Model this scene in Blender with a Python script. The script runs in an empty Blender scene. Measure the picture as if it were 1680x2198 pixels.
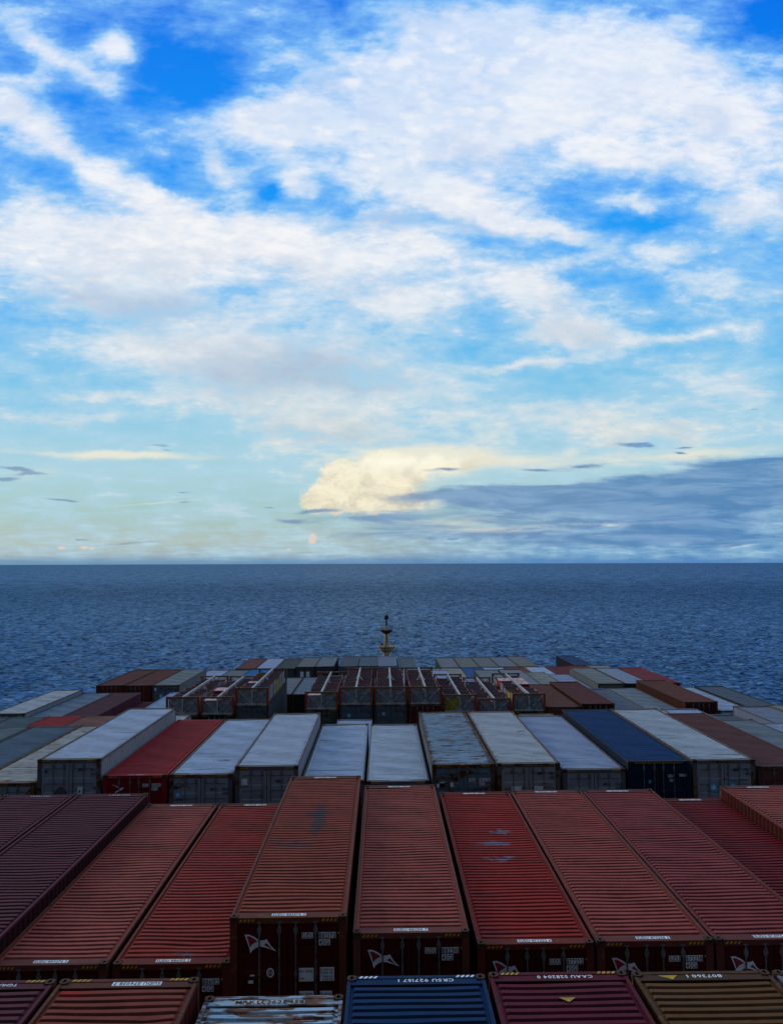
import bpy, math, random
import numpy as np
from mathutils import Matrix, Vector

R = math.radians
scene = bpy.context.scene
COL = scene.collection

# ---------------------------------------------------------------- camera
F_PX, YAW, PITCH, ROLL = 2751.8, 0.011125, 0.063143, 0.008117
EYE = 48.0                                   # metres above the water


def cam_axes():
    cy, sy, cp, sp, cr, sr = (math.cos(YAW), math.sin(YAW), math.cos(PITCH), math.sin(PITCH),
                              math.cos(ROLL), math.sin(ROLL))
    Y = np.array([[cy, 0, -sy], [0, 1, 0], [sy, 0, cy]])
    P = np.array([[1, 0, 0], [0, cp, -sp], [0, sp, cp]])
    Q = np.array([[cr, -sr, 0], [sr, cr, 0], [0, 0, 1]])
    return Q @ P @ Y                          # rows: right, up, forward in (across, up, ahead)


AX = cam_axes()
cam_data = bpy.data.cameras.new("camera")
cam = bpy.data.objects.new("camera", cam_data)
COL.objects.link(cam)
scene.camera = cam
cam_data.sensor_fit = 'HORIZONTAL'
cam_data.sensor_width = 36.0
cam_data.lens = F_PX / 2500 * 36.0
cam_data.clip_start = 0.1
cam_data.clip_end = 80000


def bv(r):
    return Vector((r[0], r[2], r[1]))


m = Matrix.Identity(4)
for j, vec in enumerate((bv(AX[0]), bv(AX[1]), -bv(AX[2]))):
    for i in range(3):
        m[i][j] = vec[i]
m.translation = Vector((0, 0, EYE))
cam.matrix_world = m

scene.view_settings.view_transform = 'Standard'
scene.view_settings.look = 'None'
scene.view_settings.gamma = 1
scene.view_settings.exposure = 0.0

# ---------------------------------------------------------------- node helpers


class NT:
    def __init__(s, tree):
        s.t = tree
        s.n = tree.nodes
        s.l = tree.links

    def put(s, sock, v):
        if isinstance(v, bpy.types.NodeSocket):
            s.l.new(v, sock)
        elif isinstance(v, (tuple, list)):
            if sock.type == 'RGBA' and len(v) == 3:
                v = (*v, 1)
            sock.default_value = v
        else:
            sock.default_value = v

    def math(s, op, a, b=None, c=None, clamp=False):
        n = s.n.new('ShaderNodeMath')
        n.operation = op
        n.use_clamp = clamp
        for i, v in enumerate((a, b, c)):
            if v is not None:
                s.put(n.inputs[i], v)
        return n.outputs[0]

    def vmath(s, op, a, b=None, scale=None):
        n = s.n.new('ShaderNodeVectorMath')
        n.operation = op
        s.put(n.inputs[0], a)
        if b is not None:
            s.put(n.inputs[1], b)
        if scale is not None:
            s.put(n.inputs['Scale'], scale)
        return n.outputs['Value'] if op in ('DOT_PRODUCT', 'LENGTH') else n.outputs[0]

    def sep(s, v):
        n = s.n.new('ShaderNodeSeparateXYZ')
        s.put(n.inputs[0], v)
        return n.outputs

    def comb(s, x, y, z=0.0):
        n = s.n.new('ShaderNodeCombineXYZ')
        for i, v in enumerate((x, y, z)):
            s.put(n.inputs[i], v)
        return n.outputs[0]

    def noise(s, vec, scale=1.0, detail=4.0, rough=0.5, dist=0.0, w=None, lac=2.0):
        n = s.n.new('ShaderNodeTexNoise')
        if w is not None:
            n.noise_dimensions = '4D'
            s.put(n.inputs['W'], w)
        s.put(n.inputs['Vector'], vec)
        s.put(n.inputs['Scale'], scale)
        s.put(n.inputs['Detail'], detail)
        s.put(n.inputs['Roughness'], rough)
        s.put(n.inputs['Lacunarity'], lac)
        s.put(n.inputs['Distortion'], dist)
        return n.outputs

    def ramp(s, f, stops, interp='LINEAR'):
        n = s.n.new('ShaderNodeValToRGB')
        cr = n.color_ramp
        cr.interpolation = interp
        while len(cr.elements) < len(stops):
            cr.elements.new(0.5)
        for e, (p, c) in zip(cr.elements, stops):
            e.position = p
            e.color = (*c, 1) if len(c) == 3 else c
        s.put(n.inputs[0], f)
        return n.outputs[0]

    def mr(s, v, a, b, c=0.0, d=1.0, kind='SMOOTHSTEP'):
        n = s.n.new('ShaderNodeMapRange')
        n.interpolation_type = kind
        n.clamp = True
        for k, x in zip(('Value', 'From Min', 'From Max', 'To Min', 'To Max'), (v, a, b, c, d)):
            s.put(n.inputs[k], x)
        return n.outputs[0]

    def mix(s, f, a, b, mode='MIX'):
        n = s.n.new('ShaderNodeMix')
        n.data_type = 'RGBA'
        n.blend_type = mode
        s.put(n.inputs['Factor'], f)
        s.put(n.inputs[6], a)
        s.put(n.inputs[7], b)
        return n.outputs[2]

    def mapping(s, vec, loc, rot, scale, kind='TEXTURE'):
        n = s.n.new('ShaderNodeMapping')
        n.vector_type = kind
        s.put(n.inputs['Vector'], vec)
        n.inputs['Location'].default_value = loc
        n.inputs['Rotation'].default_value = rot
        n.inputs['Scale'].default_value = scale
        return n.outputs[0]

    def blob(s, vec, loc, rot, scale):
        v = s.mapping(vec, (*loc, 0), (0, 0, rot), (*scale, 1))
        g = s.n.new('ShaderNodeTexGradient')
        g.gradient_type = 'QUADRATIC_SPHERE'
        s.l.new(v, g.inputs[0])
        return g.outputs['Fac']


def lin(r, g, b):
    def f(c):
        c /= 255
        return c / 12.92 if c <= 0.04045 else ((c + 0.055) / 1.055) ** 2.4
    return (f(r), f(g), f(b))


# ---------------------------------------------------------------- sky
# the whole ship heels a little, so the water and the sky are tilted against her deck
TILT_PITCH, TILT_ROLL = 0.0052, 0.0053
SEA_R = 24000.0
SEA_GLOSS = 0.27

world = bpy.data.worlds.new("World")
scene.world = world
world.use_nodes = True
world.node_tree.nodes.clear()
W = NT(world.node_tree)
tc = W.n.new('ShaderNodeTexCoord').outputs['Generated']
dirv = W.mapping(tc, (0, 0, 0), (-TILT_PITCH + 0.0018, -TILT_ROLL, 0), (1, 1, 1), 'POINT')
dx, dy, dz = W.sep(dirv)
ay = W.math('MAXIMUM', W.math('ABSOLUTE', dy), 0.12)
gu = W.math('DIVIDE', dx, ay)
gv = W.math('DIVIDE', dz, ay)
zc = W.math('MAXIMUM', dz, 0.0)
pz = W.math('ADD', zc, 0.10)
plane = W.comb(W.math('DIVIDE', dx, pz), W.math('DIVIDE', dy, pz), 0.0)
G0 = W.comb(gu, gv, 0.0)
FD = 1849.2


def uv(x, y):                # where a cloud stands, as tangents of bearing and height
    r = np.array([(x - 840) / FD, (1099 - y) / FD, 1.0]) @ AX
    return r[0] / r[2], r[1] / r[2] + 0.0032


# domain warps
wn = W.noise(plane, 1.6, 5, 0.6)[1]
wv = W.vmath('SUBTRACT', wn, (0.5, 0.5, 0.5))
wn2 = W.noise(G0, 9.0, 6, 0.62)[1]
wv2 = W.vmath('SUBTRACT', wn2, (0.5, 0.5, 0.5))
Gw = W.vmath('ADD', G0, W.vmath('SCALE', wv, scale=0.05))
Gw = W.vmath('ADD', Gw, W.vmath('SCALE', wv2, scale=0.055))
low = W.mr(gv, 0.0, 0.25, 0.18, 1.0, 'LINEAR')
wl = W.vmath('MULTIPLY', wv2, (0.09, 0.016, 0.0))
Gl = W.vmath('ADD', G0, wl)


def blobs(vec, items):
    acc = None
    for (x, y, rx, ry, a, amp) in items:
        c = uv(x, y)
        b = W.blob(vec, c, -R(a), (rx / FD, ry / FD))
        acc = W.math('MULTIPLY_ADD', b, amp, acc if acc is not None else 0.0)
    return acc


HIGH = [
    (242, 118, 95, 70, 20, 1.5), (235, 195, 110, 80, -40, .45),
    (60, 105, 220, 60, 33, .85), (195, 190, 160, 60, 42, .55),
    (60, 195, 180, 45, 6, .5), (30, 260, 200, 90, 28, 1.0),
    (150, 350, 220, 75, 38, .8), (310, 415, 260, 90, 28, 1.3),
    (90, 520, 420, 180, 10, 1.2), (330, 560, 460, 150, 0, 1.1),
    (500, 495, 380, 110, 2, 1.25), (220, 650, 500, 150, 0, .7),
    (540, 290, 330, 100, 10, 1.15), (470, 365, 140, 45, 40, .8),
    (640, 265, 260, 100, 15, .8), (620, 150, 250, 90, 20, .35),
    (560, 210, 90, 22, 15, .5),
    (900, 230, 430, 240, 0, 1.5), (1000, 290, 430, 130, -5, 1.1),
    (1150, 200, 400, 160, -10, .9), (1000, 80, 480, 170, 0, 1.0),
    (1350, 170, 460, 190, -10, .9), (1550, 270, 400, 200, -5, .95),
    (1640, 420, 300, 150, 0, .7), (1660, 40, 260, 80, -15, -1.0),
    (850, 395, 420, 90, 4, 1.3), (1010, 462, 380, 85, 9, 1.3),
    (1170, 505, 200, 48, 12, .9), (610, 390, 130, 38, 12, .7),
    (1335, 425, 140, 45, 5, .9), (1300, 250, 480, 110, 0, .45), (700, 850, 500, 140, 0, .35), (300, 760, 420, 120, 0, .35), (1435, 540, 130, 45, 10, .6),
    (740, 560, 400, 130, 0, 1.0), (905, 545, 260, 75, 22, .6),
    (1150, 640, 210, 95, 38, 1.1), (1250, 722, 280, 55, 12, .9),
    (1470, 735, 340, 42, -8, .8), (1030, 640, 200, 60, 0, .5), (1250, 100, 500, 160, 0, .6), (1560, 620, 260, 120, 0, .45), (1300, 560, 400, 120, 0, .35), (1300, 330, 300, 90, 0, .5),
    (1530, 825, 260, 90, 0, .6), (1120, 778, 260, 26, -5, .9),
    (850, 660, 420, 130, 0, .75), (420, 760, 500, 110, 5, .4), (800, 1000, 800, 90, 0, .35), (1250, 640, 300, 80, 0, .3),
    (580, 760, 640, 240, 0, .5), (640, 905, 460, 120, 8, .75),
    (210, 868, 560, 36, 1, .6), (100, 912, 420, 28, 0, .6),
    (960, 860, 700, 130, 0, .45), (1400, 930, 800, 110, -2, .75),
    (380, 190, 210, 180, 0, -.9), (130, 415, 120, 60, 0, -.3),
    (572, 405, 60, 60, 0, -1.0), (360, 400, 190, 70, 20, -.7), (1390, 475, 300, 60, 5, -.7),
    (1380, 340, 320, 90, 0, .35), (1560, 470, 260, 110, 0, .35), (1150, 850, 330, 90, 0, -.35),
    (110, 690, 200, 60, 0, -.35), (1330, 610, 220, 80, 0, -.3),
]
hb = W.math('MULTIPLY', blobs(Gw, HIGH), 1.0)
fb1 = W.noise(plane, 3.2, 11, 0.60, 0.15)[0]
fb2 = W.noise(W.vmath('MULTIPLY', G0, (1.0, 2.0, 1.0)), 13.0, 9, 0.60, 0.15)[0]
fb3 = W.noise(W.mapping(G0, (0, 0, 0), (0, 0, 0.45), (1.0, 2.4, 1.0), 'POINT'), 42.0, 6, 0.6, 0.1)[0]
fbm = W.math('ADD', W.math('MULTIPLY_ADD', W.math('SUBTRACT', fb1, 0.5), 1.0, W.math('MULTIPLY', W.math('SUBTRACT', fb3, 0.5), 0.50)),
             W.math('MULTIPLY', W.math('SUBTRACT', fb2, 0.5), 1.45))
elsewhere = W.mr(W.math('ABSOLUTE', gu), 0.62, 1.3, 0.0, 0.55)
over = W.mr(gv, 0.75, 1.3, 0.0, 0.5)
dens = W.math('ADD', W.math('ADD', hb, fbm), W.math('MAXIMUM', elsewhere, over))
alpha = W.mr(dens, -0.48, 1.15, 0.0, 1.0, 'SMOOTHSTEP')

# clear sky colour by height
clear = W.ramp(W.math('MULTIPLY', W.math('ADD', gv, 0.0), 1.4), [
    (0.0, lin(112, 146, 178)), (0.012, lin(150, 168, 176)), (0.035, lin(170, 184, 174)), (0.09, lin(162, 198, 196)),
    (0.15, lin(168, 208, 218)), (0.22, lin(148, 204, 228)), (0.33, lin(100, 190, 238)),
    (0.48, lin(34, 166, 250)), (0.66, lin(0, 146, 250)), (0.95, lin(0, 118, 238))])
skyt = W.n.new('ShaderNodeTexSky')
skyt.sky_type = 'NISHITA'
skyt.sun_disc = False
SUN_EL, SUN_AZ = R(16), R(-52)
skyt.sun_elevation = SUN_EL
skyt.sun_rotation = SUN_AZ
W.l.new(dirv, skyt.inputs[0])
nish = W.vmath('SCALE', skyt.outputs[0], scale=0.09)
clear = W.mix(0.04, clear, nish)
rightblue = W.mr(gu, -0.10, 0.28, 0.0, 1.0)
lowb = W.mr(W.math('MULTIPLY_ADD', gu, -0.06, gv), 0.015, 0.085, 1.0, 0.0)
clear = W.mix(W.math('MULTIPLY', rightblue, lowb), clear, lin(84, 142, 192))

# cloud colour: bright tops, lilac-grey thick parts
shade_n = W.noise(W.vmath('MULTIPLY', G0, (1.0, 1.8, 1.0)), 6.5, 8, 0.6, 0.15)[0]
SHADE = [(300, 670, 300, 60, 0, .8), (150, 650, 260, 60, 0, .6), (620, 800, 420, 130, 0, .9), (850, 480, 360, 40, 4, .6),
         (640, 950, 380, 70, 0, .7), (480, 560, 300, 50, 0, .45), (1000, 500, 300, 30, 8, .5),
         (1250, 60, 400, 90, 0, .45), (760, 830, 300, 60, 5, .55), (900, 360, 260, 50, 0, .25)]
sb = blobs(Gw, SHADE)
sh = W.mr(W.math('ADD', sb, W.math('MULTIPLY', W.math('SUBTRACT', shade_n, 0.47), 2.6)), -0.1, 1.0)
bright = W.ramp(W.math('MULTIPLY', gv, 1.4), [(0.0, lin(236, 226, 205)), (0.16, lin(240, 236, 220)),
                                            (0.3, lin(225, 232, 238)), (0.5, lin(246, 246, 248)), (0.9, lin(236, 242, 252))])
dull = W.ramp(W.math('MULTIPLY', gv, 1.4), [(0.0, lin(160, 175, 188)), (0.25, lin(172, 192, 210)),
                                          (0.55, lin(186, 202, 228)), (0.9, lin(182, 206, 242))])
ccol = W.mix(sh, bright, dull)
rip = W.math('ADD', W.math('MULTIPLY', W.math('SUBTRACT', fb3, 0.5), 1.3), W.math('MULTIPLY', W.math('SUBTRACT', fb2, 0.5), 1.2))
ccol = W.mix(W.mr(rip, -0.22, 0.20, 0.44, 0.0, 'LINEAR'), ccol, W.mix(W.mr(gv, 0.1, 0.6), lin(190, 208, 218), lin(196, 216, 246)))
veil = W.mix(W.mr(gv, 0.1, 0.6), lin(178, 214, 232), lin(140, 200, 250))
sky = W.mix(W.mr(alpha, 0.0, 0.45, 0.0, 0.85, 'LINEAR'), clear, veil)
# lumps: small bright heads with grey hollows between them
vor = W.n.new('ShaderNodeTexVoronoi')
vor.feature = 'F1'
vor.inputs['Detail'].default_value = 1.0
vor.inputs['Roughness'].default_value = 0.55
vor.inputs['Scale'].default_value = 17.0
W.l.new(W.vmath('ADD', plane, W.vmath('SCALE', wv2, scale=0.10)), vor.inputs['Vector'])
lump = W.mr(vor.outputs['Distance'], 0.15, 0.75, 1.0, 0.0, 'LINEAR')
lumpy = W.mr(W.noise(plane, 1.1, 3, 0.5)[0], 0.42, 0.62)
al2 = W.math('ADD', W.mr(alpha, 0.22, 0.95), W.math('MULTIPLY', W.math('MULTIPLY', W.math('SUBTRACT', lump, 0.5), lumpy), 0.55),
             clamp=True)
al2 = W.math('MULTIPLY', al2, W.mr(alpha, 0.12, 0.45))
sky = W.mix(al2, sky, ccol)

# pale yellow streaks low on the left and the warm bank ahead
WARM = [(860, 1010, 520, 90, 0, .55), (250, 992, 430, 20, 2, 1.1), (330, 1093, 330, 8, -2, .5), (70, 1035, 200, 60, -8, .35),
        (960, 1130, 260, 50, 0, .5), (1300, 1133, 460, 9, -2, .9), (1100, 1150, 420, 9, 0, .8), (1480, 1090, 260, 6, -3, .5), (1120, 1000, 420, 46, -3, .65), (1500, 985, 460, 40, -6, .65),
        (900, 985, 300, 34, -2, .9)]
wb = blobs(Gl, WARM)
wn3 = W.noise(W.vmath('MULTIPLY', G0, (1.0, 6.0, 1.0)), 10.0, 6, 0.6)[0]
wa = W.mr(W.math('ADD', wb, W.math('MULTIPLY', W.math('SUBTRACT', wn3, 0.5), 0.9)), 0.1, 0.8)
sky = W.mix(W.math('MULTIPLY', wa, 0.85), sky, lin(238, 234, 214))

# cumulus, hard edged
CUM = [(790, 1060, 190, 95, 0, 1.6), (700, 1085, 90, 55, 0, 1.2), (900, 1012, 260, 62, -4, 1.5), (1010, 1000, 150, 34, 0, .7), (880, 1085, 200, 50, 0, 1.1),
       (740, 1030, 80, 45, 0, .9),]
PUFF = [(671, 1168, 15, 17, 0, 1.6), (668, 1176, 18, 9, 0, .8), (132, 1192, 22, 9, 0, .8), (180, 1191, 22, 9, 0, .8), (198, 1192, 14, 7, 0, .7), (620, 1192, 16, 7, 0, .6)]
cvn = W.vmath('SUBTRACT', W.noise(G0, 30.0, 8, 0.66)[1], (0.5, 0.5, 0.5))
cv = W.vmath('ADD', G0, W.vmath('MULTIPLY', cvn, (0.055, 0.042, 0.0)))
cb = blobs(cv, CUM)
soft = W.mr(gu, -0.07, 0.10, 0.10, 0.95)
ca = W.mr(cb, 0.16, W.math('ADD', soft, 0.26), 0.0, 0.96)
cn = W.noise(W.vmath('ADD', W.vmath('MULTIPLY', G0, (1.0, 1.5, 1)), W.vmath('SCALE', cvn, scale=0.03)), 20.0, 8, 0.66, 0.4)[0]
ccc = W.mix(W.mr(cn, 0.36, 0.60), lin(214, 206, 184), lin(250, 241, 212))
hot = blobs(G0, [(830, 1005, 260, 55, 0, 1.0), (960, 992, 240, 34, -2, .8)])
ccc = W.mix(W.math('MULTIPLY', hot, 0.9, clamp=True), ccc, lin(255, 252, 232))
ccc = W.mix(W.mr(gv, 0.045, 0.075, 0.55, 0.0), ccc, lin(196, 200, 200))
sky = W.mix(ca, sky, ccc)
pv = W.vmath('ADD', G0, W.vmath('MULTIPLY', W.vmath('SUBTRACT', W.noise(G0, 160.0, 3, 0.6)[1], (0.5, 0.5, 0.5)), (0.006, 0.004, 0.0)))
sky = W.mix(W.mr(blobs(pv, PUFF), 0.12, 0.55, 0.0, 0.9), sky, lin(226, 208, 196))

# blue-grey stratus on the right and small dark scraps
DARK = [(1300, 1075, 640, 58, -3, 2.2), (1560, 1055, 520, 88, -7, 2.2), (1680, 1045, 360, 100, -6, 1.2), (1030, 1070, 320, 24, -2, 1.6),
        (1450, 1165, 800, 55, 0, 1.0), (1500, 1125, 600, 40, 0, .7), (960, 1155, 420, 45, 0, .45), (820, 1150, 300, 50, 0, .35),
        (1366, 967, 66, 11, 2, 1.6), (40, 1022, 110, 10, 6, 1.3), (10, 1043, 60, 9, 0, 1.2), (75, 1032, 80, 8, 0, 1.2),
        (635, 1130, 70, 9, 3, 1.0), (690, 1112, 70, 8, -4, 1.1), (820, 1122, 260, 22, 0, .8), (580, 1101, 40, 5, 0, 1.0),
        (140, 1088, 50, 5, 3, 1.0), (180, 1172, 50, 5, 3, .9), (385, 1070, 45, 5, 0, .9), (390, 1092, 24, 5, 0, .9),
        (340, 975, 60, 6, 3, .8), (345, 983, 50, 6, 3, .7), (1480, 970, 70, 5, -4, .9), (1460, 983, 30, 5, 0, .8),
        (912, 1167, 16, 6, 0, 1.0), (960, 1167, 20, 6, 0, 1.0), (1015, 1168, 22, 6, 0, 1.0), (1095, 1163, 22, 8, 0, 1.1),
        (1160, 1162, 30, 9, 0, 1.0), (1220, 1166, 30, 7, 0, .9), (1150, 1020, 90, 8, 0, .7), (960, 1020, 80, 10, 0, .7),
        (1250, 1010, 260, 14, -4, .6), (290, 1178, 120, 6, 0, .5), (1620, 885, 60, 4, -4, .6)]
db = blobs(Gl, DARK)
dn = W.noise(W.vmath('MULTIPLY', G0, (1.0, 7.0, 1.0)), 9.0, 9, 0.64, 0.6)[0]
da = W.mr(W.math('ADD', db, W.math('MULTIPLY', W.math('SUBTRACT', dn, 0.5), 1.7)), 0.10, 0.75)
dcol = W.mix(W.mr(gu, -0.25, 0.5), lin(126, 154, 182), lin(72, 126, 180))
dcol = W.mix(W.mr(dn, 0.40, 0.60, 0.6, 0.0), dcol, lin(138, 172, 210))
sky = W.mix(W.math('MULTIPLY', da, W.mr(db, 0.0, 0.12, 0.0, 0.88)), sky, dcol)
# thin blue haze right at the horizon
hz = W.mr(gv, 0.0, 0.013, 0.85, 0.0)
sky = W.mix(hz, sky, W.mix(W.mr(gu, -0.45, 0.45), lin(104, 146, 178), lin(78, 130, 188)))
# the sky behind the ship is the darker evening side
back = W.mr(dy, -0.35, 0.30, 0.25, 1.0)
sky = W.vmath('SCALE', sky, scale=back)
below = W.mr(dz, -0.012, -0.004, 1.0, 0.0)
sky = W.mix(below, sky, (0.02, 0.05, 0.10))
bg = W.n.new('ShaderNodeBackground')
W.put(bg.inputs[0], sky)
bg.inputs[1].default_value = 1.0
wo = W.n.new('ShaderNodeOutputWorld')
W.l.new(bg.outputs[0], wo.inputs[0])
world.cycles.sampling_method = 'MANUAL'
world.cycles.sample_map_resolution = 512

# ---------------------------------------------------------------- sun (low, veiled, off the port bow)
sd = bpy.data.lights.new("sun", 'SUN')
sd.energy = 1.1
sd.angle = R(12)
sd.color = (1.0, 0.86, 0.70)
sun = bpy.data.objects.new("sun", sd)
COL.objects.link(sun)
sdir = Vector((math.sin(SUN_AZ) * math.cos(SUN_EL), math.cos(SUN_AZ) * math.cos(SUN_EL), math.sin(SUN_EL)))
sun.rotation_euler = sdir.to_track_quat('Z', 'Y').to_euler()
sun.location = (0, 0, 120)

# ---------------------------------------------------------------- mesh helpers


class MB:
    def __init__(s):
        s.v = []
        s.f = []
        s.m = []

    def add(s, verts, faces, mat=0):
        b = len(s.v)
        s.v.extend([tuple(p) for p in verts])
        s.f.extend([tuple(i + b for i in f) for f in faces])
        s.m.extend([mat] * len(faces))

    def box(s, x0, x1, y0, y1, z0, z1, mat=0):
        s.add([(x0, y0, z0), (x1, y0, z0), (x1, y1, z0), (x0, y1, z0), (x0, y0, z1), (x1, y0, z1), (x1, y1, z1), (x0, y1, z1)],
              [(0, 3, 2, 1), (4, 5, 6, 7), (0, 1, 5, 4), (1, 2, 6, 5), (2, 3, 7, 6), (3, 0, 4, 7)], mat)

    def bar(s, p, q, w, h=None, mat=0, n=4, w2=None):
        p = Vector(p)
        q = Vector(q)
        d = (q - p).normalized()
        up = Vector((0, 0, 1)) if abs(d.z) < 0.95 else Vector((0, 1, 0))
        a = d.cross(up).normalized()
        b = a.cross(d).normalized()
        h = h or w
        w2 = w if w2 is None else w2
        vs = []
        for c, ww in ((p, w), (q, w2)):
            for i in range(n):
                t = 2 * math.pi * (i + 0.5) / n
                k = math.sqrt(2) if n == 4 else 1.0
                vs.append(c + a * (math.cos(t) * k * ww / 2) + b * (math.sin(t) * k * (h if ww == w else h * w2 / w) / 2))
        fs = [(i, (i + 1) % n, n + (i + 1) % n, n + i) for i in range(n)]
        fs += [tuple(range(n - 1, -1, -1)), tuple(range(n, 2 * n))]
        s.add(vs, fs, mat)

    def lathe(s, cx, cy, prof, n=20, mat=0):
        vs = []
        for (r, z) in prof:
            for i in range(n):
                t = 2 * math.pi * i / n
                vs.append((cx + r * math.cos(t), cy + r * math.sin(t), z))
        fs = []
        for j in range(len(prof) - 1):
            for i in range(n):
                fs.append((j * n + i, j * n + (i + 1) % n, (j + 1) * n + (i + 1) % n, (j + 1) * n + i))
        fs.append(tuple(range(n - 1, -1, -1)))
        fs.append(tuple((len(prof) - 1) * n + i for i in range(n)))
        s.add(vs, fs, mat)

    def mesh(s, name, smooth=False, nslots=1):
        me = bpy.data.meshes.new(name)
        me.from_pydata(s.v, [], s.f)
        for _ in range(nslots):
            me.materials.append(None)
        if nslots > 1:
            me.polygons.foreach_set('material_index', s.m)
        if smooth:
            me.polygons.foreach_set('use_smooth', [True] * len(me.polygons))
        me.update()
        return me


def obj(name, me, mats, parent=None, loc=(0, 0, 0), label=None):
    o = bpy.data.objects.new(name, me)
    COL.objects.link(o)
    if not isinstance(mats, (list, tuple)):
        mats = [mats]
    for i, mt in enumerate(mats):
        if i < len(o.material_slots):
            o.material_slots[i].link = 'OBJECT'
            o.material_slots[i].material = mt
    o.location = loc
    if parent:
        o.parent = parent
    if label:
        o['label'] = label
    return o


def tag(o, label=None, cat=None, group=None, kind=None):
    for k, v in (('label', label), ('category', cat), ('group', group), ('kind', kind)):
        if v:
            o[k] = v
    return o


def thing(name, loc, label, cat, group=None):
    o = bpy.data.objects.new(name, None)
    COL.objects.link(o)
    o.empty_display_size = 0.5
    o.location = loc
    return tag(o, label, cat, group)


# ---------------------------------------------------------------- materials
def principled(t):
    b = t.n.new('ShaderNodeBsdfPrincipled')
    o = t.n.new('ShaderNodeOutputMaterial')
    t.l.new(b.outputs[0], o.inputs[0])
    return b


def new_mat(name):
    mt = bpy.data.materials.new(name)
    mt.use_nodes = True
    mt.node_tree.nodes.clear()
    return mt, NT(mt.node_tree)


def plain(name, col, rough=0.6, metal=0.0, var=0.15, scale=3.0, rust=0.0):
    mt, t = new_mat(name)
    b = principled(t)
    tcn = t.n.new('ShaderNodeTexCoord').outputs['Object']
    n = t.noise(tcn, scale, 5, 0.6)[0]
    c = t.mix(t.mr(n, 0.3, 0.7), tuple(x * (1 - var) for x in col), tuple(min(1, x * (1 + var)) for x in col))
    if rust:
        rn = t.noise(tcn, scale * 2.3, 7, 0.65, 0.4)[0]
        c = t.mix(t.mr(rn, 0.62 - rust * 0.35, 0.70 - rust * 0.3), c, (0.10, 0.035, 0.012))
    t.put(b.inputs['Base Color'], c)
    b.inputs['Roughness'].default_value = rough
    b.inputs['Metallic'].default_value = metal
    b.inputs['Specular IOR Level'].default_value = 0.2
    return mt


RUST_D = (0.045, 0.016, 0.008)
RUST_L = (0.16, 0.06, 0.02)


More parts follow.
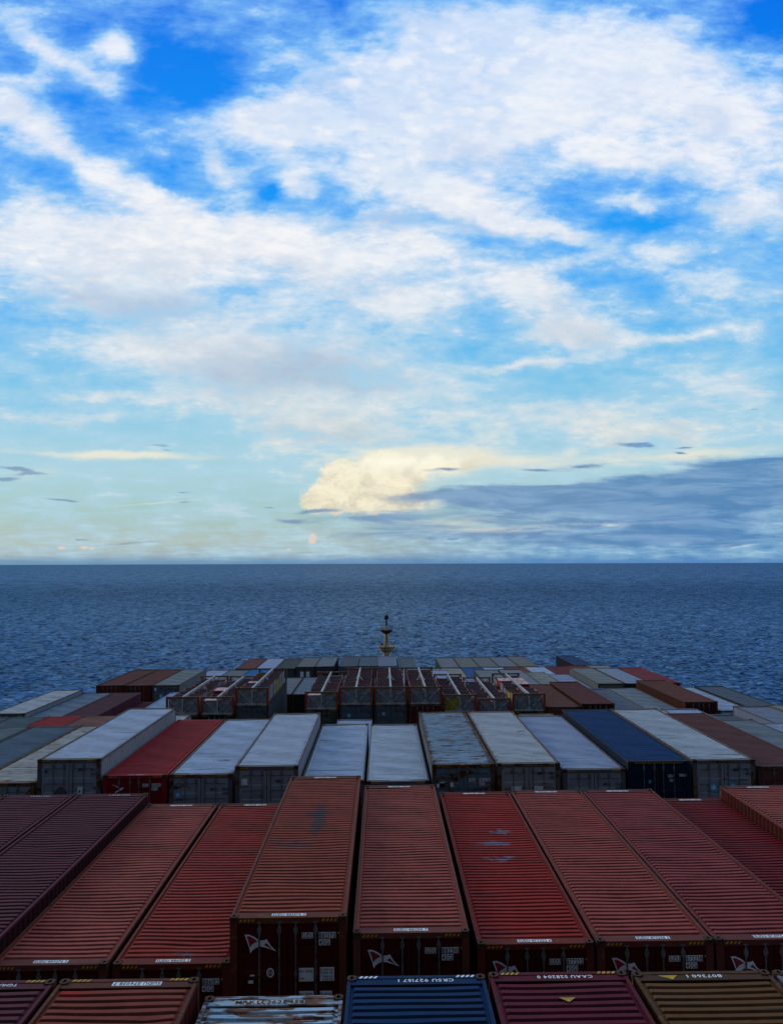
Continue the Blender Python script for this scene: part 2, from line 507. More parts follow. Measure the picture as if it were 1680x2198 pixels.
def paint(name, col, seed, rust=0.3, fade=0.5, dirt=0.5, patch=None, patchcol=(0.10, 0.13, 0.17), rough=0.62, groove_shade=True, spec=0.10):
    """Painted, weathered container steel. Object coordinates: x across, y along, z up."""
    mt, t = new_mat(name)
    b = principled(t)
    P = t.n.new('ShaderNodeTexCoord').outputs['Object']
    X, Y, Z = t.sep(P)
    big = t.noise(P, 0.55, 4, 0.6, 0.3, w=seed)[0]
    med = t.noise(P, 2.6, 6, 0.65, 0.2, w=seed + 3.1)[0]
    grey = sum(col) / 3
    fc = tuple(min(1.0, c * 1.16 + grey * 0.10) for c in col)
    dc = tuple(c * 0.66 for c in col)
    c = t.mix(t.mr(big, 0.32, 0.7, 0.0, fade), col, fc)
    c = t.mix(t.mr(med, 0.45, 0.75, 0.0, 0.55 * fade + 0.1), c, dc)
    # dirt drawn out across the roof, along the ribs
    st = t.noise(t.vmath('MULTIPLY', P, (0.7, 9.0, 1.0)), 1.0, 6, 0.62, 0.6, w=seed + 7.7)[0]
    c = t.mix(t.mr(st, 0.60 - 0.08 * dirt, 0.80, 0.0, 0.42 + 0.4 * dirt), c, tuple(0.035 + 0.12 * x for x in col))
    # shade painted into the roof grooves so the ribs stand out (roof meshes have their origin at the rail)
    if groove_shade:
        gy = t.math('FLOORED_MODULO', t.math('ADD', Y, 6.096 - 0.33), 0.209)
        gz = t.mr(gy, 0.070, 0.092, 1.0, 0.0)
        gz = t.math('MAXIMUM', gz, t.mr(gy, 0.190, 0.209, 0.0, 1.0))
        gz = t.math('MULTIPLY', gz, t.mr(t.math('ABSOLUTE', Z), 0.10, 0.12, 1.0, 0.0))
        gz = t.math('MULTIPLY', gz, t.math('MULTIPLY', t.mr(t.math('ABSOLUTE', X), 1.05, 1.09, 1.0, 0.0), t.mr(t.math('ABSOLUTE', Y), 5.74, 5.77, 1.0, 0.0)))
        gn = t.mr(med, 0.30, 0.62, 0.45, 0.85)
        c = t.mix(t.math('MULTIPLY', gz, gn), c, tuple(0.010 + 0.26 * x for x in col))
    # long thin seams of muck right across the roof
    sm = t.noise(t.vmath('MULTIPLY', P, (0.22, 7.5, 0.5)), 1.0, 5, 0.7, 0.3, w=seed + 55.0)[0]
    c = t.mix(t.mr(sm, 0.625 - 0.07 * dirt, 0.665 - 0.06 * dirt, 0.0, 0.85), c, tuple(0.018 + 0.16 * x for x in col))
    # pale scuffs
    sc = t.noise(t.vmath('MULTIPLY', P, (1.1, 14.0, 2.0)), 1.3, 4, 0.6, 0.3, w=seed + 12.3)[0]
    c = t.mix(t.mr(sc, 0.70, 0.76, 0.0, 0.30), c, tuple(min(1, x + 0.16) for x in col))
    # birdlime and chips
    sp = t.noise(P, 16.0, 2, 0.5, 0.0, w=seed + 20.0)[0]
    c = t.mix(t.mr(sp, 0.775, 0.80, 0.0, 0.6), c, tuple(min(1, x * 0.5 + 0.28) for x in col))
    ck = t.noise(P, 9.0, 3, 0.6, 0.0, w=seed + 31.0)[0]
    c = t.mix(t.mr(ck, 0.72, 0.75, 0.0, 0.75), c, (0.02, 0.016, 0.014))
    # rust: spots, and more of it by rails and ends
    ax = t.math('ABSOLUTE', X)
    ayy = t.math('ABSOLUTE', Y)
    edge = t.math('MAXIMUM', t.mr(ax, 0.95, 1.2), t.mr(ayy, 5.6, 6.08))
    rn = t.noise(t.vmath('MULTIPLY', P, (0.75, 4.2, 1.3)), 1.8, 10, 0.68, 0.5, w=seed + 40.0)[0]
    rv = t.math('MULTIPLY_ADD', edge, 0.03 + 0.10 * min(rust, 0.6), rn)
    r0 = 0.72 - 0.19 * rust
    rcol = t.mix(t.mr(med, 0.4, 0.62), RUST_D, RUST_L)
    c = t.mix(t.mr(rv, r0 - 0.05, r0, 0.0, 0.35), c, (0.22, 0.13, 0.05))
    ra = t.mr(rv, r0, r0 + 0.03, 0.0, 0.92)
    c = t.mix(ra, c, rcol)
    if patch:
        for (px, py, rx, ry) in patch:
            pb = t.blob(t.vmath('ADD', P, t.vmath('SCALE', t.vmath('SUBTRACT', t.noise(P, 3.0, 5, 0.6)[1], (0.5, 0.5, 0.5)), scale=0.9)),
                        (px, py), 0.0, (rx, ry))
            pn = t.math('ADD', pb, t.math('MULTIPLY', t.math('SUBTRACT', st, 0.5), 1.0))
            c = t.mix(t.math('MULTIPLY', t.mr(pn, 0.22, 0.5), t.mr(pb, 0.0, 0.1, 0.0, 0.75)), c, patchcol)
    t.put(b.inputs['Base Color'], c)
    rr = t.math('MULTIPLY_ADD', med, 0.25, rough - 0.05)
    t.put(b.inputs['Roughness'], t.mix(ra, t.comb(rr, rr, rr), (0.9, 0.9, 0.9)))
    b.inputs['Specular IOR Level'].default_value = spec
    bp = t.n.new('ShaderNodeBump')
    bp.inputs['Strength'].default_value = 0.35
    bp.inputs['Distance'].default_value = 0.02
    t.put(bp.inputs['Height'], t.math('ADD', med, t.math('MULTIPLY', rn, 0.6)))
    t.l.new(bp.outputs[0], b.inputs['Normal'])
    return mt


M_CAST = plain('casting steel', (0.030, 0.025, 0.022), 0.75, 0, 0.5, 9.0, 0.5)
M_BAR = plain('galvanised bar', (0.15, 0.16, 0.155), 0.55, 0.3, 0.25, 6.0, 0.25)
M_DOORSEAL = plain('door gasket', (0.008, 0.008, 0.009), 0.8)
M_WHITE = plain('white sticker', (0.78, 0.80, 0.82), 0.5, 0, 0.12, 9.0)
M_BLACK = plain('black lettering', (0.012, 0.013, 0.018), 0.6)
M_NAVY = plain('dark lettering', (0.02, 0.025, 0.045), 0.6)
M_YEL = plain('hazard yellow', (0.50, 0.32, 0.02), 0.6, 0, 0.3, 9.0)
M_SKYBLUE = plain('sticker blue', (0.06, 0.36, 0.60), 0.5)
M_LOGORED = plain('emblem red', (0.26, 0.02, 0.04), 0.5)
M_PINK = plain('bleached lid', (0.55, 0.32, 0.32), 0.6, 0, 0.25, 5.0)
M_BINGREY = plain('bin grey', (0.24, 0.25, 0.27), 0.65, 0, 0.3, 2.5, 0.15)
M_BINDARK = plain('bin load', (0.026, 0.013, 0.013), 0.85, 0, 0.5, 6.0)
M_BINRED = plain('bin rim red', (0.26, 0.015, 0.015), 0.6, 0, 0.3, 6.0)
M_BINYEL = plain('bin yellow', (0.36, 0.30, 0.02), 0.6, 0, 0.25, 3.0, 0.1)
M_RACKGREY = plain('rack grey', (0.38, 0.39, 0.40), 0.6, 0, 0.25, 4.0, 0.35)
M_RACKORANGE = plain('rack orange', (0.28, 0.045, 0.020), 0.65, 0, 0.35, 4.0, 0.3)
M_RACKRUST = plain('rack rusty beam', (0.24, 0.19, 0.12), 0.75, 0, 0.4, 4.0, 0.50)
M_RACKPALE = plain('rack centre beam', (0.46, 0.48, 0.50), 0.6, 0, 0.3, 5.0, 0.3)
M_STEELDARK = plain('dark deck steel', (0.025, 0.022, 0.022), 0.8, 0, 0.4, 0.6, 0.3)
M_HULL = plain('hull blue', (0.03, 0.08, 0.14), 0.5, 0, 0.2, 0.2, 0.1)
M_HOUSE = plain('superstructure paint', (0.16, 0.15, 0.13), 0.6, 0, 0.1, 0.5, 0.05)
M_MAST = plain('mast buff paint', (0.62, 0.48, 0.27), 0.6, 0, 0.25, 1.5, 0.25)
M_MASTDARK = plain('mast dark steel', (0.035, 0.035, 0.025), 0.7, 0, 0.4, 3.0, 0.2)
M_GLASS = plain('lamp glass', (0.05, 0.09, 0.04), 0.2)

# ---------------------------------------------------------------- lettering
GL = {}


def build_glyphs():
    cu = bpy.data.curves.new('g', 'FONT')
    cu.size = 1.0
    cu.offset = 0.018
    cu.resolution_u = 3
    tmp = bpy.data.objects.new('g', cu)
    COL.objects.link(tmp)
    for ch in "ABCDEGHIKLMNOPRSTUX0123456789.":
        cu.body = ch
        bpy.context.view_layer.update()
        dg = bpy.context.evaluated_depsgraph_get()
        me = bpy.data.meshes.new_from_object(tmp.evaluated_get(dg))
        v = [tuple(p.co) for p in me.vertices]
        f = [tuple(p.vertices) for p in me.polygons]
        x0 = min(p[0] for p in v)
        x1 = max(p[0] for p in v)
        GL[ch] = ([(p[0] - x0, p[1]) for p in v], f, x1 - x0)
        bpy.data.meshes.remove(me)
    bpy.data.objects.remove(tmp)
    bpy.data.curves.remove(cu)


build_glyphs()


def text2d(s, h, xs=0.72):
    """Letters as flat polygons, lower-left at 0,0; h = capital height."""
    k = h / 0.70
    x = 0.0
    out = []
    for ch in s:
        if ch == ' ':
            x += 0.34 * k * xs
            continue
        v, f, w = GL[ch]
        out.append(([(x + p[0] * k * xs, p[1] * k) for p in v], f))
        x += (w + 0.13) * k * xs
    return out, x - 0.13 * k * xs


def put_text(mb, s, h, place, mat, xs=0.72, width=None):
    out, w = text2d(s, h, xs)
    sc = 1.0 if width is None else width / w
    for v, f in out:
        mb.add([place(p[0] * sc, p[1]) for p in v], f, mat)
    return w * sc


def rect(mb, place, x0, x1, z0, z1, mat):
    mb.add([place(x0, z0), place(x1, z0), place(x1, z1), place(x0, z1)], [(0, 1, 2, 3)], mat)


HALF, LEN = 1.219, 12.192
HY = LEN / 2


# ---------------------------------------------------------------- container meshes (shared)
def rib(y, pitch=0.209, a=0.055, b=0.022, c=0.110):
    t = y % pitch
    if t < a:
        return 0.0
    if t < a + b:
        return (t - a) / b
    if t < a + b + c:
        return 1.0
    return 1.0 - (t - a - b - c) / (pitch - a - b - c)


def roof_mesh(seed, flat=False):
    rnd = random.Random(seed)
    ys = [-HY + 0.30]
    y = -HY + 0.33
    n = int((LEN - 0.66) / 0.209)
    for i in range(n):
        for o in (0.0, 0.060, 0.082, 0.187):
            ys.append(y + i * 0.209 + o)
    ys.append(y + n * 0.209)
    ys.append(HY - 0.30)
    xs = [-1.155, -1.11, -1.07, -0.95, -0.8, -0.6, -0.4, -0.2, 0, 0.2, 0.4, 0.6, 0.8, 0.95, 1.07, 1.11, 1.155]
    dents = [(rnd.uniform(-.7, .7), rnd.uniform(-5.3, 5.3), rnd.uniform(.25, .7), rnd.uniform(.10, .30), rnd.uniform(.004, .022))
             for _ in range(9)]
    ph = [rnd.uniform(0, 6.28) for _ in range(6)]
    mb = MB()
    vs = []
    for yy in ys:
        yi = yy - (-HY + 0.33)
        if yi < 0 or yi > n * 0.209 - 1e-6:
            rr = 0.0
        else:
            k = round((yi % 0.209) * 1000)
            rr = 1.0 if 78 < k < 192 else 0.0
        for xx in xs:
            e = 1.0 if abs(xx) <= 1.07 else 0.0
            sag = 0.010 * math.sin(yy * 0.9 + ph[0]) * math.cos(xx * 1.3 + ph[1]) + 0.006 * math.sin(yy * 2.7 + xx * 2 + ph[2])
            sag -= 0.008 * (1 - (xx / 1.15) ** 2)
            for (cx, cy, rx, ry, dp) in dents:
                sag -= dp * math.exp(-((xx - cx) / rx) ** 2 - ((yy - cy) / ry) ** 2)
            edge = 1 - (abs(xx) / 1.155) ** 6
            d = (0.010 if flat else 0.040)
            z = -0.056 + d * rr * e + sag * edge
            yw = yy + (0.012 * math.sin(xx * 2.1 + yy * 3 + ph[3]) * edge if 0 < yi < n * 0.209 else 0)
            vs.append((xx, yw, z))
    nx = len(xs)
    fs = []
    for j in range(len(ys) - 1):
        for i in range(nx - 1):
            fs.append((j * nx + i, j * nx + i + 1, (j + 1) * nx + i + 1, (j + 1) * nx + i))
    mb.add(vs, fs)
    # upstand that closes the panel to the rails
    me = mb.mesh('roof')
    return me


ROOFS = [roof_mesh(s) for s in range(7)]
ROOFS_FLAT = [roof_mesh(s + 50, True) for s in range(3)]


def frame_mesh(h):
    mb = MB()
    for s in (-1, 1):
        a, b = sorted((s * 1.156, s * 1.217))
        mb.box(a, b, -HY + 0.178, HY - 0.178, h - 0.065, h - 0.004)           # top rails
        a, b = sorted((s * 1.10, s * 1.217))
        mb.box(a, b, -HY + 0.178, HY - 0.178, 0.01, 0.16)             # bottom rails
        for e in (-1, 1):
            a, b = sorted((s * 1.06, s * 1.216))
            c, d = sorted((e * (HY - 0.15), e * (HY - 0.003)))
            mb.box(a, b, c, d, 0.118, h - 0.118)                      # corner posts
    # headers / sills
    mb.box(-1.057, 1.057, -HY + 0.004, -HY + 0.10, h - 0.125, h - 0.004)
    mb.box(-1.057, 1.057, HY - 0.10, HY - 0.004, h - 0.125, h - 0.004)
    mb.box(-1.057, 1.057, -HY + 0.004, -HY + 0.12, 0.01, 0.15)
    mb.box(-1.057, 1.057, HY - 0.12, HY - 0.004, 0.01, 0.15)
    # roof end plates
    for e in (-1, 1):
        c, d = sorted((e * (HY - 0.305), e * (HY - 0.102)))
        mb.box(-1.153, 1.153, c, d, h - 0.040, h - 0.014)
    # floor
    mb.box(-1.095, 1.095, -HY + 0.125, HY - 0.125, 0.10, 0.14)
    return mb.mesh('frame')


def wall_mesh(h):
    mb = MB()
    prof = []
    y = -HY + 0.15
    while y < HY - 0.42:
        prof += [(y, 0.0), (y + 0.072, 0.0), (y + 0.14, -0.036), (y + 0.21, -0.036)]
        y += 0.278
    prof.append((HY - 0.15, 0.0))
    vs = []
    for (yy, d) in prof:
        vs += [(1.205 + d, yy, 0.16), (1.205 + d, yy, h - 0.065)]
    fs = [(2 * i, 2 * i + 2, 2 * i + 3, 2 * i + 1) for i in range(len(prof) - 1)]
    mb.add(vs, fs)
    return mb.mesh('side_wall')


def wall_mesh_l(h):
    me = wall_mesh(h)
    for v in me.vertices:
        v.co.x = -v.co.x
    me.flip_normals()
    return me


def end_mesh(h):
    mb = MB()
    prof = []
    x = -1.06
    while x < 0.95:
        prof += [(x, 0.0), (x + 0.1, 0.0), (x + 0.15, -0.04), (x + 0.23, -0.04)]
        x += 0.28
    prof.append((1.06, 0.0))
    vs = []
    for (xx, d) in prof:
        vs += [(xx, HY - 0.02 + d, 0.15), (xx, HY - 0.02 + d, h - 0.125)]
    mb.add(vs, [(2 * i + 2, 2 * i, 2 * i + 1, 2 * i + 3) for i in range(len(prof) - 1)])
    return mb.mesh('end_wall')


def door_mesh(h, side, style):
    """One leaf. side -1 left, +1 right. Recessed bands run across it."""
    mb = MB()
    x0, x1 = (-1.052, -0.012) if side < 0 else (0.012, 1.052)
    yf = -HY + 0.035
    z0, z1 = 0.155, h - 0.130
    H = z1 - z0
    bands = [(0.10, 0.24), (0.33, 0.47), (0.56, 0.70), (0.77, 0.92)] if style == 0 else [(0.06, 0.28), (0.34, 0.56), (0.62, 0.84)]
    d = 0.030
    mb.box(x0, x1, yf + 0.034, yf + 0.05, z0, z1)
    xa, xb = x0 + 0.10, x1 - 0.10
    # border
    prof = [(z0, 0.0)]
    for a, b in bands:
        za, zb = z0 + a * H, z0 + b * H
        prof += [(za, 0.0), (za + 0.035, d), (zb - 0.035, d), (zb, 0.0)]
    prof.append((z1, 0.0))
    vs = []
    for z, q in prof:
        vs += [(xa, yf + q, z), (xb, yf + q, z)]
    mb.add(vs, [(2 * i, 2 * i + 1, 2 * i + 3, 2 * i + 2) for i in range(len(prof) - 1)])
    mb.box(x0, xa, yf, yf + 0.033, z0, z1)
    mb.box(xb, x1, yf, yf + 0.033, z0, z1)
    # gasket and hinges
    mb.box(x0 - 0.010, x0, yf + 0.01, yf + 0.04, z0, z1, 1)
    mb.box(x1, x1 + 0.010, yf + 0.01, yf + 0.04, z0, z1, 1)
    mb.box(x0, x1, yf + 0.012, yf + 0.045, z1 + 0.001, z1 + 0.006, 1)
    hx = x0 - 0.03 if side < 0 else x1 - 0.02
    for k in range(4):
        zz = z0 + H * (0.12 + 0.25 * k)
        mb.box(hx, hx + 0.05, yf - 0.018, yf + 0.01, zz, zz + 0.11, 0)
    return mb.mesh('door', nslots=2)


def lockbar_mesh(h, x, hand):
    mb = MB()
    y = -HY + 0.000
    mb.bar((x, y, 0.07), (x, y, h - 0.085), 0.034, n=8)
    for z in (h - 0.10, 0.09):
        mb.box(x - 0.05, x + 0.05, y - 0.012, y + 0.012, z - 0.010, z + 0.014)
    for z in (h - 0.26, 0.26):
        mb.box(x - 0.042, x + 0.042, y - 0.022, y + 0.034, z - 0.045, z + 0.045)
        mb.box(x - 0.026, x + 0.026, y - 0.026, y + 0.034, z - 0.085, z + 0.085)
    for z in (h * 0.60, h * 0.36):
        mb.box(x - 0.030, x + 0.030, y - 0.022, y + 0.034, z - 0.02, z + 0.02)
    mb.bar((x, y - 0.02, h * 0.40), (x + hand * 0.42, y - 0.03, h * 0.40), 0.022, n=6)
    return mb.mesh('locking_bar')


def cast_mesh():
    mb = MB()
    a, b, c = 0.162, 0.178, 0.118
    # box with an oval hole in its top: outer box sides + ring + well
    mb.add([(0, 0, 0), (a, 0, 0), (a, b, 0), (0, b, 0), (0, 0, c), (a, 0, c), (a, b, c), (0, b, c)],
           [(0, 3, 2, 1), (0, 1, 5, 4), (1, 2, 6, 5), (2, 3, 7, 6), (3, 0, 4, 7)])
    n = 12
    outer = []
    inner = []
    for i in range(n):
        t = 2 * math.pi * i / n
        inner.append((a / 2 + 0.034 * math.cos(t), b / 2 + 0.060 * math.sin(t)))
        k = 1 / max(abs(math.cos(t)), abs(math.sin(t)))
        outer.append((a / 2 + a / 2 * math.cos(t) * k, b / 2 + b / 2 * math.sin(t) * k))
    vs = [(x, y, c) for x, y in outer] + [(x, y, c) for x, y in inner] + [(x, y, c - 0.06) for x, y in inner]
    fs = []
    for i in range(n):
        j = (i + 1) % n
        fs.append((i, j, n + j, n + i))
        fs.append((n + i, n + j, 2 * n + j, 2 * n + i))
    fs.append(tuple(2 * n + i for i in range(n)))
    mb.add(vs, fs)
    return mb.mesh('corner_casting')


CAST = cast_mesh()
SHARED = {}


def shared(key, fn):
    if key not in SHARED:
        SHARED[key] = fn()
    return SHARED[key]


def hazard_mesh(h, cols=4, end=-1, full=False):
    """Slanted warning stripes on the header and on the lip of the roof."""
    mb = MB()
    y = -HY + 0.002
    segs = [(-1.02 + 0.085 * i, i) for i in range(cols)] + [(0.70 + 0.085 * i, i) for i in range(cols)]
    if full:
        segs = [(-0.95 + 0.095 * i, i) for i in range(20)]
    for x, _ in segs:
        if end < 0:
            mb.add([(x, y, h - 0.085), (x + 0.04, y, h - 0.085), (x + 0.07, y, h - 0.035), (x + 0.03, y, h - 0.035)], [(0, 1, 2, 3)])
        else:
            z = h + 0.0005
            mb.add([(x, HY - 0.095, z), (x + 0.05, HY - 0.095, z), (x + 0.09, HY - 0.02, z), (x + 0.04, HY - 0.02, z)], [(0, 1, 2, 3)])
    return mb.mesh('warning_stripes')


def front(h, off=0.0):
    """place(x from left post, depth below top) on the door face"""
    return lambda px, pz: (px - HALF, -HY + 0.031 - off, h + pz)


def plate(name, parent, h, items, mats):
    """items: list of ('r', x0,x1,z0,z1,mat) and ('t', text, x, z, height, mat, width); all from the left top corner"""
    mb = MB()
    P0 = front(h)
    P1 = front(h, 0.003)
    for it in items:
        if it[0] == 'r':
            rect(mb, P0, it[1], it[2], it[3], it[4], it[5])
        elif it[0] == 'p':
            pts = it[1]
            lay = front(h, 0.0015 * it[3])
            mb.add([lay(a, b) for a, b in pts], [tuple(range(len(pts)))], it[2])
        else:
            _, s, x, z, hh, mi, w = it
            put_text(mb, s, hh, lambda a, b, x=x, z=z: P1(a + x, b + z), mi, width=w)
    me = mb.mesh(name, nslots=len(mats))
    # keep every face towards the camera side
    return obj(name, me, mats, parent)


def emblem_swallow(parent, h, white=M_WHITE, red=M_LOGORED, only_white=False):
    K = 473.8

    def q(pts):
        return [((a - 400) / K, -(b - 262) / K) for a, b in pts]
    mb = MB()
    P0, P1 = front(h), front(h, 0.003)
    topcurve = [(545, 430), (590, 428), (640, 450), (690, 482)]
    botcurve = [(690, 545), (650, 562), (622, 582), (605, 608)]
    left = q(topcurve + [(700, 505), (690, 545), (650, 562), (622, 582), (605, 608), (588, 545), (566, 482)])
    right = q([(690, 482), (715, 486), (742, 484), (765, 474), (800, 532), (858, 592), (800, 572), (740, 552), (690, 545)])
    redl = q([(566, 446), (595, 444), (636, 466), (672, 492), (664, 500), (634, 514), (610, 536), (600, 556), (588, 510)])
    redr = q([(762, 508), (796, 546), (828, 576), (786, 556), (748, 536), (734, 526), (750, 521)])
    if only_white:
        mb.add([P0(a, b) for a, b in q([(545, 430), (590, 428), (640, 450), (700, 488), (742, 484), (765, 474), (762, 496), (744, 520), (722, 532), (700, 545), (650, 562), (622, 582), (605, 608), (612, 580), (640, 540), (690, 520), (690, 498), (640, 462), (590, 436)])], [tuple(range(19))], 0)
    else:
        mb.add([P0(a, b) for a, b in left], [tuple(range(len(left)))], 0)
        mb.add([P0(a, b) for a, b in right], [tuple(range(len(right)))], 0)
        mb.add([P1(a, b) for a, b in redl], [tuple(range(len(redl)))], 1)
        mb.add([P1(a, b) for a, b in redr], [tuple(range(len(redr)))], 1)
    return obj('emblem', mb.mesh('emblem', nslots=2), [white, red], parent)


def emblem_star(parent, h, x, z, s=0.2, word=True, wordx=None):
    """blue square with a white seven-pointed star"""
    mb = MB()
    P0, P1 = front(h), front(h, 0.003)
    rect(mb, P0, x, x + s, z - s, z, 0)
    cx, cz = x + s / 2, z - s / 2
    pts = []
    for i in range(14):
        t = math.pi / 2 + math.pi * i / 7
        r = s * (0.43 if i % 2 == 0 else 0.15)
        pts.append(P1(cx + r * math.cos(t), cz + r * math.sin(t)))
    c = len(pts)
    mb.add(pts + [P1(cx, cz)], [(i, (i + 1) % 14, c) for i in range(14)], 1)
    if word:
        put_text(mb, "MAERSK", 0.055, lambda a, b: P1(a + x - 0.06, b + z - s - 0.10), 2, width=s + 0.15)
    return obj('emblem', mb.mesh('emblem', nslots=3), [M_SKYBLUE, M_WHITE, M_BLACK], parent)


def roof_mark(parent, h, text, end, x0, w, ink, board=None, hh=0.10, name='number_plate', flip=True):
    """number on the roof end plate. end -1 near, +1 far. Read from outside the end it belongs to, unless flip is off."""
    mb = MB()
    zt = h - 0.0105
    if end < 0:
        yb = -HY + 0.13

        def pl(dz):
            return lambda a, b: (x0 + a, yb + b, zt + dz)
    else:
        if flip:
            def pl(dz):
                return lambda a, b: (x0 + w - a, HY - 0.13 - b, zt + dz)
        else:
            def pl(dz):
                return lambda a, b: (x0 + a, HY - 0.26 + b, zt + dz)
    if board:
        rect(mb, pl(0), -0.02, w + 0.02, -0.02, hh + 0.02, 0)
    put_text(mb, text, hh, pl(0.003), 1, width=w)
    return obj(name, mb.mesh(name, nslots=2), [board or ink, ink], parent)


# ---------------------------------------------------------------- paints
PAL = {
    'red':    dict(col=(0.29, 0.03, 0.02), rust=0.22, fade=0.5, dirt=0.6),
    'brick':  dict(col=(0.265, 0.05, 0.028), rust=0.25, fade=0.6, dirt=0.6),
    'rose':   dict(col=(0.31, 0.064, 0.046), rust=0.15, fade=0.7, dirt=0.4),
    'dkred':  dict(col=(0.2, 0.012, 0.014), rust=0.2, fade=0.35, dirt=0.6),
    'crim':   dict(col=(0.32, 0.016, 0.02), rust=0.1, fade=0.3, dirt=0.45),
    'purple': dict(col=(0.095, 0.017, 0.03), rust=0.1, fade=0.5, dirt=0.5),
    'maroon': dict(col=(0.11, 0.01, 0.022), rust=0.03, fade=0.3, dirt=0.3),
    'white':  dict(col=(0.44, 0.54, 0.7), rust=0.42, fade=0.5, dirt=0.6),
    'lilac':  dict(col=(0.36, 0.43, 0.6), rust=0.2, fade=0.4, dirt=0.35),
    'rusty':  dict(col=(0.46, 0.5, 0.54), rust=0.78, fade=0.6, dirt=0.8),
    'bluew':  dict(col=(0.26, 0.39, 0.52), rust=0.95, fade=0.5, dirt=0.8),
    'beige':  dict(col=(0.31, 0.32, 0.28), rust=0.35, fade=0.6, dirt=0.5),
    'grey':   dict(col=(0.160, 0.190, 0.220), rust=0.2, fade=0.5, dirt=0.5),
    'dkgrey': dict(col=(0.110, 0.130, 0.165), rust=0.06, fade=0.4, dirt=0.4),
    'teal':   dict(col=(0.075, 0.125, 0.155), rust=0.2, fade=0.5, dirt=0.6),
    'slate':  dict(col=(0.085, 0.145, 0.205), rust=0.2, fade=0.5, dirt=0.6),
    'dkgreen': dict(col=(0.050, 0.070, 0.070), rust=0.2, fade=0.5, dirt=0.6),
    'blue':   dict(col=(0.003, 0.03, 0.115), rust=0.1, fade=0.3, dirt=0.5),
    'crblue': dict(col=(0.002, 0.03, 0.095), rust=0.08, fade=0.3, dirt=0.3),
    'bright': dict(col=(0.010, 0.160, 0.420), rust=0.05, fade=0.3, dirt=0.3),
    'navy':   dict(col=(0.012, 0.040, 0.110), rust=0.1, fade=0.3, dirt=0.4),
    'ochre':  dict(col=(0.125, 0.05, 0.013), rust=0.35, fade=0.5, dirt=0.6),
    'brown':  dict(col=(0.12, 0.022, 0.014), rust=0.15, fade=0.5, dirt=0.5),
    'brown2': dict(col=(0.15, 0.036, 0.018), rust=0.25, fade=0.5, dirt=0.5),
    'orange': dict(col=(0.25, 0.05, 0.022), rust=0.2, fade=0.4, dirt=0.5),
    'salmon': dict(col=(0.270, 0.120, 0.095), rust=0.25, fade=0.5, dirt=0.5),
    'mrku':   dict(col=(0.36, 0.5, 0.64), rust=1.1, fade=0.5, dirt=0.5),
}
DARKSIDE = {'GESU': (0.006, 0.009, 0.016)}

X0, PITCHX = 0.5453, 2.5377
BAYZ = {'A': 3.692, 'B': 18.527, 'C': 33.926, 'D': 49.242, 'E': 63.913, 'F': 79.315, 'G': 93.334, 'H': 111.881}
_seed = [0]


def container(bay, k, H, color, label, group, h=2.896, dx=0.0, detail=2, patch=None, side=None, flat=False, name='shipping_container',
              dy=0.0, roofv=None, patchcol=(0.10, 0.13, 0.17), **over):
    """H: how far the roof lies below the eye. detail 2 all parts, 1 doors without bars, 0 no doors seen"""
    _seed[0] += 1
    sd_ = _seed[0]
    x = X0 + PITCHX * (k - 1) + dx
    y = BAYZ[bay] + HY + dy
    root = thing(name, (x, y, EYE - H - h), label, 'container', group)
    pr = dict(PAL[color])
    pr.update(over)
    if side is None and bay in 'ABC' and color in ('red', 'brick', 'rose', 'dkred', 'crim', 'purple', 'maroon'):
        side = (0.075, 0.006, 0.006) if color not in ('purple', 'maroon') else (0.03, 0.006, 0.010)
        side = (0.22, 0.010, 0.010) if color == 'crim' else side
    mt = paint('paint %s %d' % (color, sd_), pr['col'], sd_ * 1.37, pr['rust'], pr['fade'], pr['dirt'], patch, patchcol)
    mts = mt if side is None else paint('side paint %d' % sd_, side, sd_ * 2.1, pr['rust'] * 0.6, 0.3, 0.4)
    isred = pr['col'][0] > 2.2 * pr['col'][2]
    fcol = pr['col'] if isred else (side if side is not None else pr['col'])
    clean = pr['rust'] < 0.12 or color == 'mrku'
    mfr = paint('frame paint %d' % sd_, tuple((0.85 if clean else (0.42 if isred else 0.30)) * c + (0.0 if clean else d_) for c, d_ in zip(fcol, (0.022, 0.014, 0.010))), sd_ * 1.9,
                min(0.9, pr['rust'] + (0.04 if clean else (0.08 if isred else 0.18))), 0.3, 0.6, groove_shade=False)
    rl = ROOFS_FLAT if flat else ROOFS
    rm = rl[(sd_ if roofv is None else roofv) % len(rl)]
    o = obj('roof', rm, mt, root, (0, 0, h))
    obj('frame', shared(('fr', h), lambda: frame_mesh(h)), mfr, root)
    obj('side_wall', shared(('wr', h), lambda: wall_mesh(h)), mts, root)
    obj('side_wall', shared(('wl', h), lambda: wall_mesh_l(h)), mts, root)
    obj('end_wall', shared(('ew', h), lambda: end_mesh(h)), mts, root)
    for sx in (-1, 1):
        for sy in (-1, 1):
            cx = -HALF - 0.002 if sx < 0 else HALF + 0.002 - 0.162
            cy = -HY - 0.002 if sy < 0 else HY + 0.002 - 0.178
            obj('corner_casting', CAST, M_CAST, root, (cx, cy, h - 0.108))
    st = 1 if color in ('red', 'brick', 'rose', 'dkred', 'crim', 'blue', 'brown', 'brown2') else 0
    doors = []
    for s in (-1, 1):
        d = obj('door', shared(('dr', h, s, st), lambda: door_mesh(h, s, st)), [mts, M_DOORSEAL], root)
        doors.append(d)
        if detail >= 2:
            for bx in ((-0.60, -0.185) if s < 0 else (0.157, 0.575)):
                obj('locking_bar', shared(('lb', h, bx), lambda: lockbar_mesh(h, bx, 1 if bx < 0 else -1)), M_BAR, d)
    root_h[root.name] = h
    return root, doors


root_h = {}


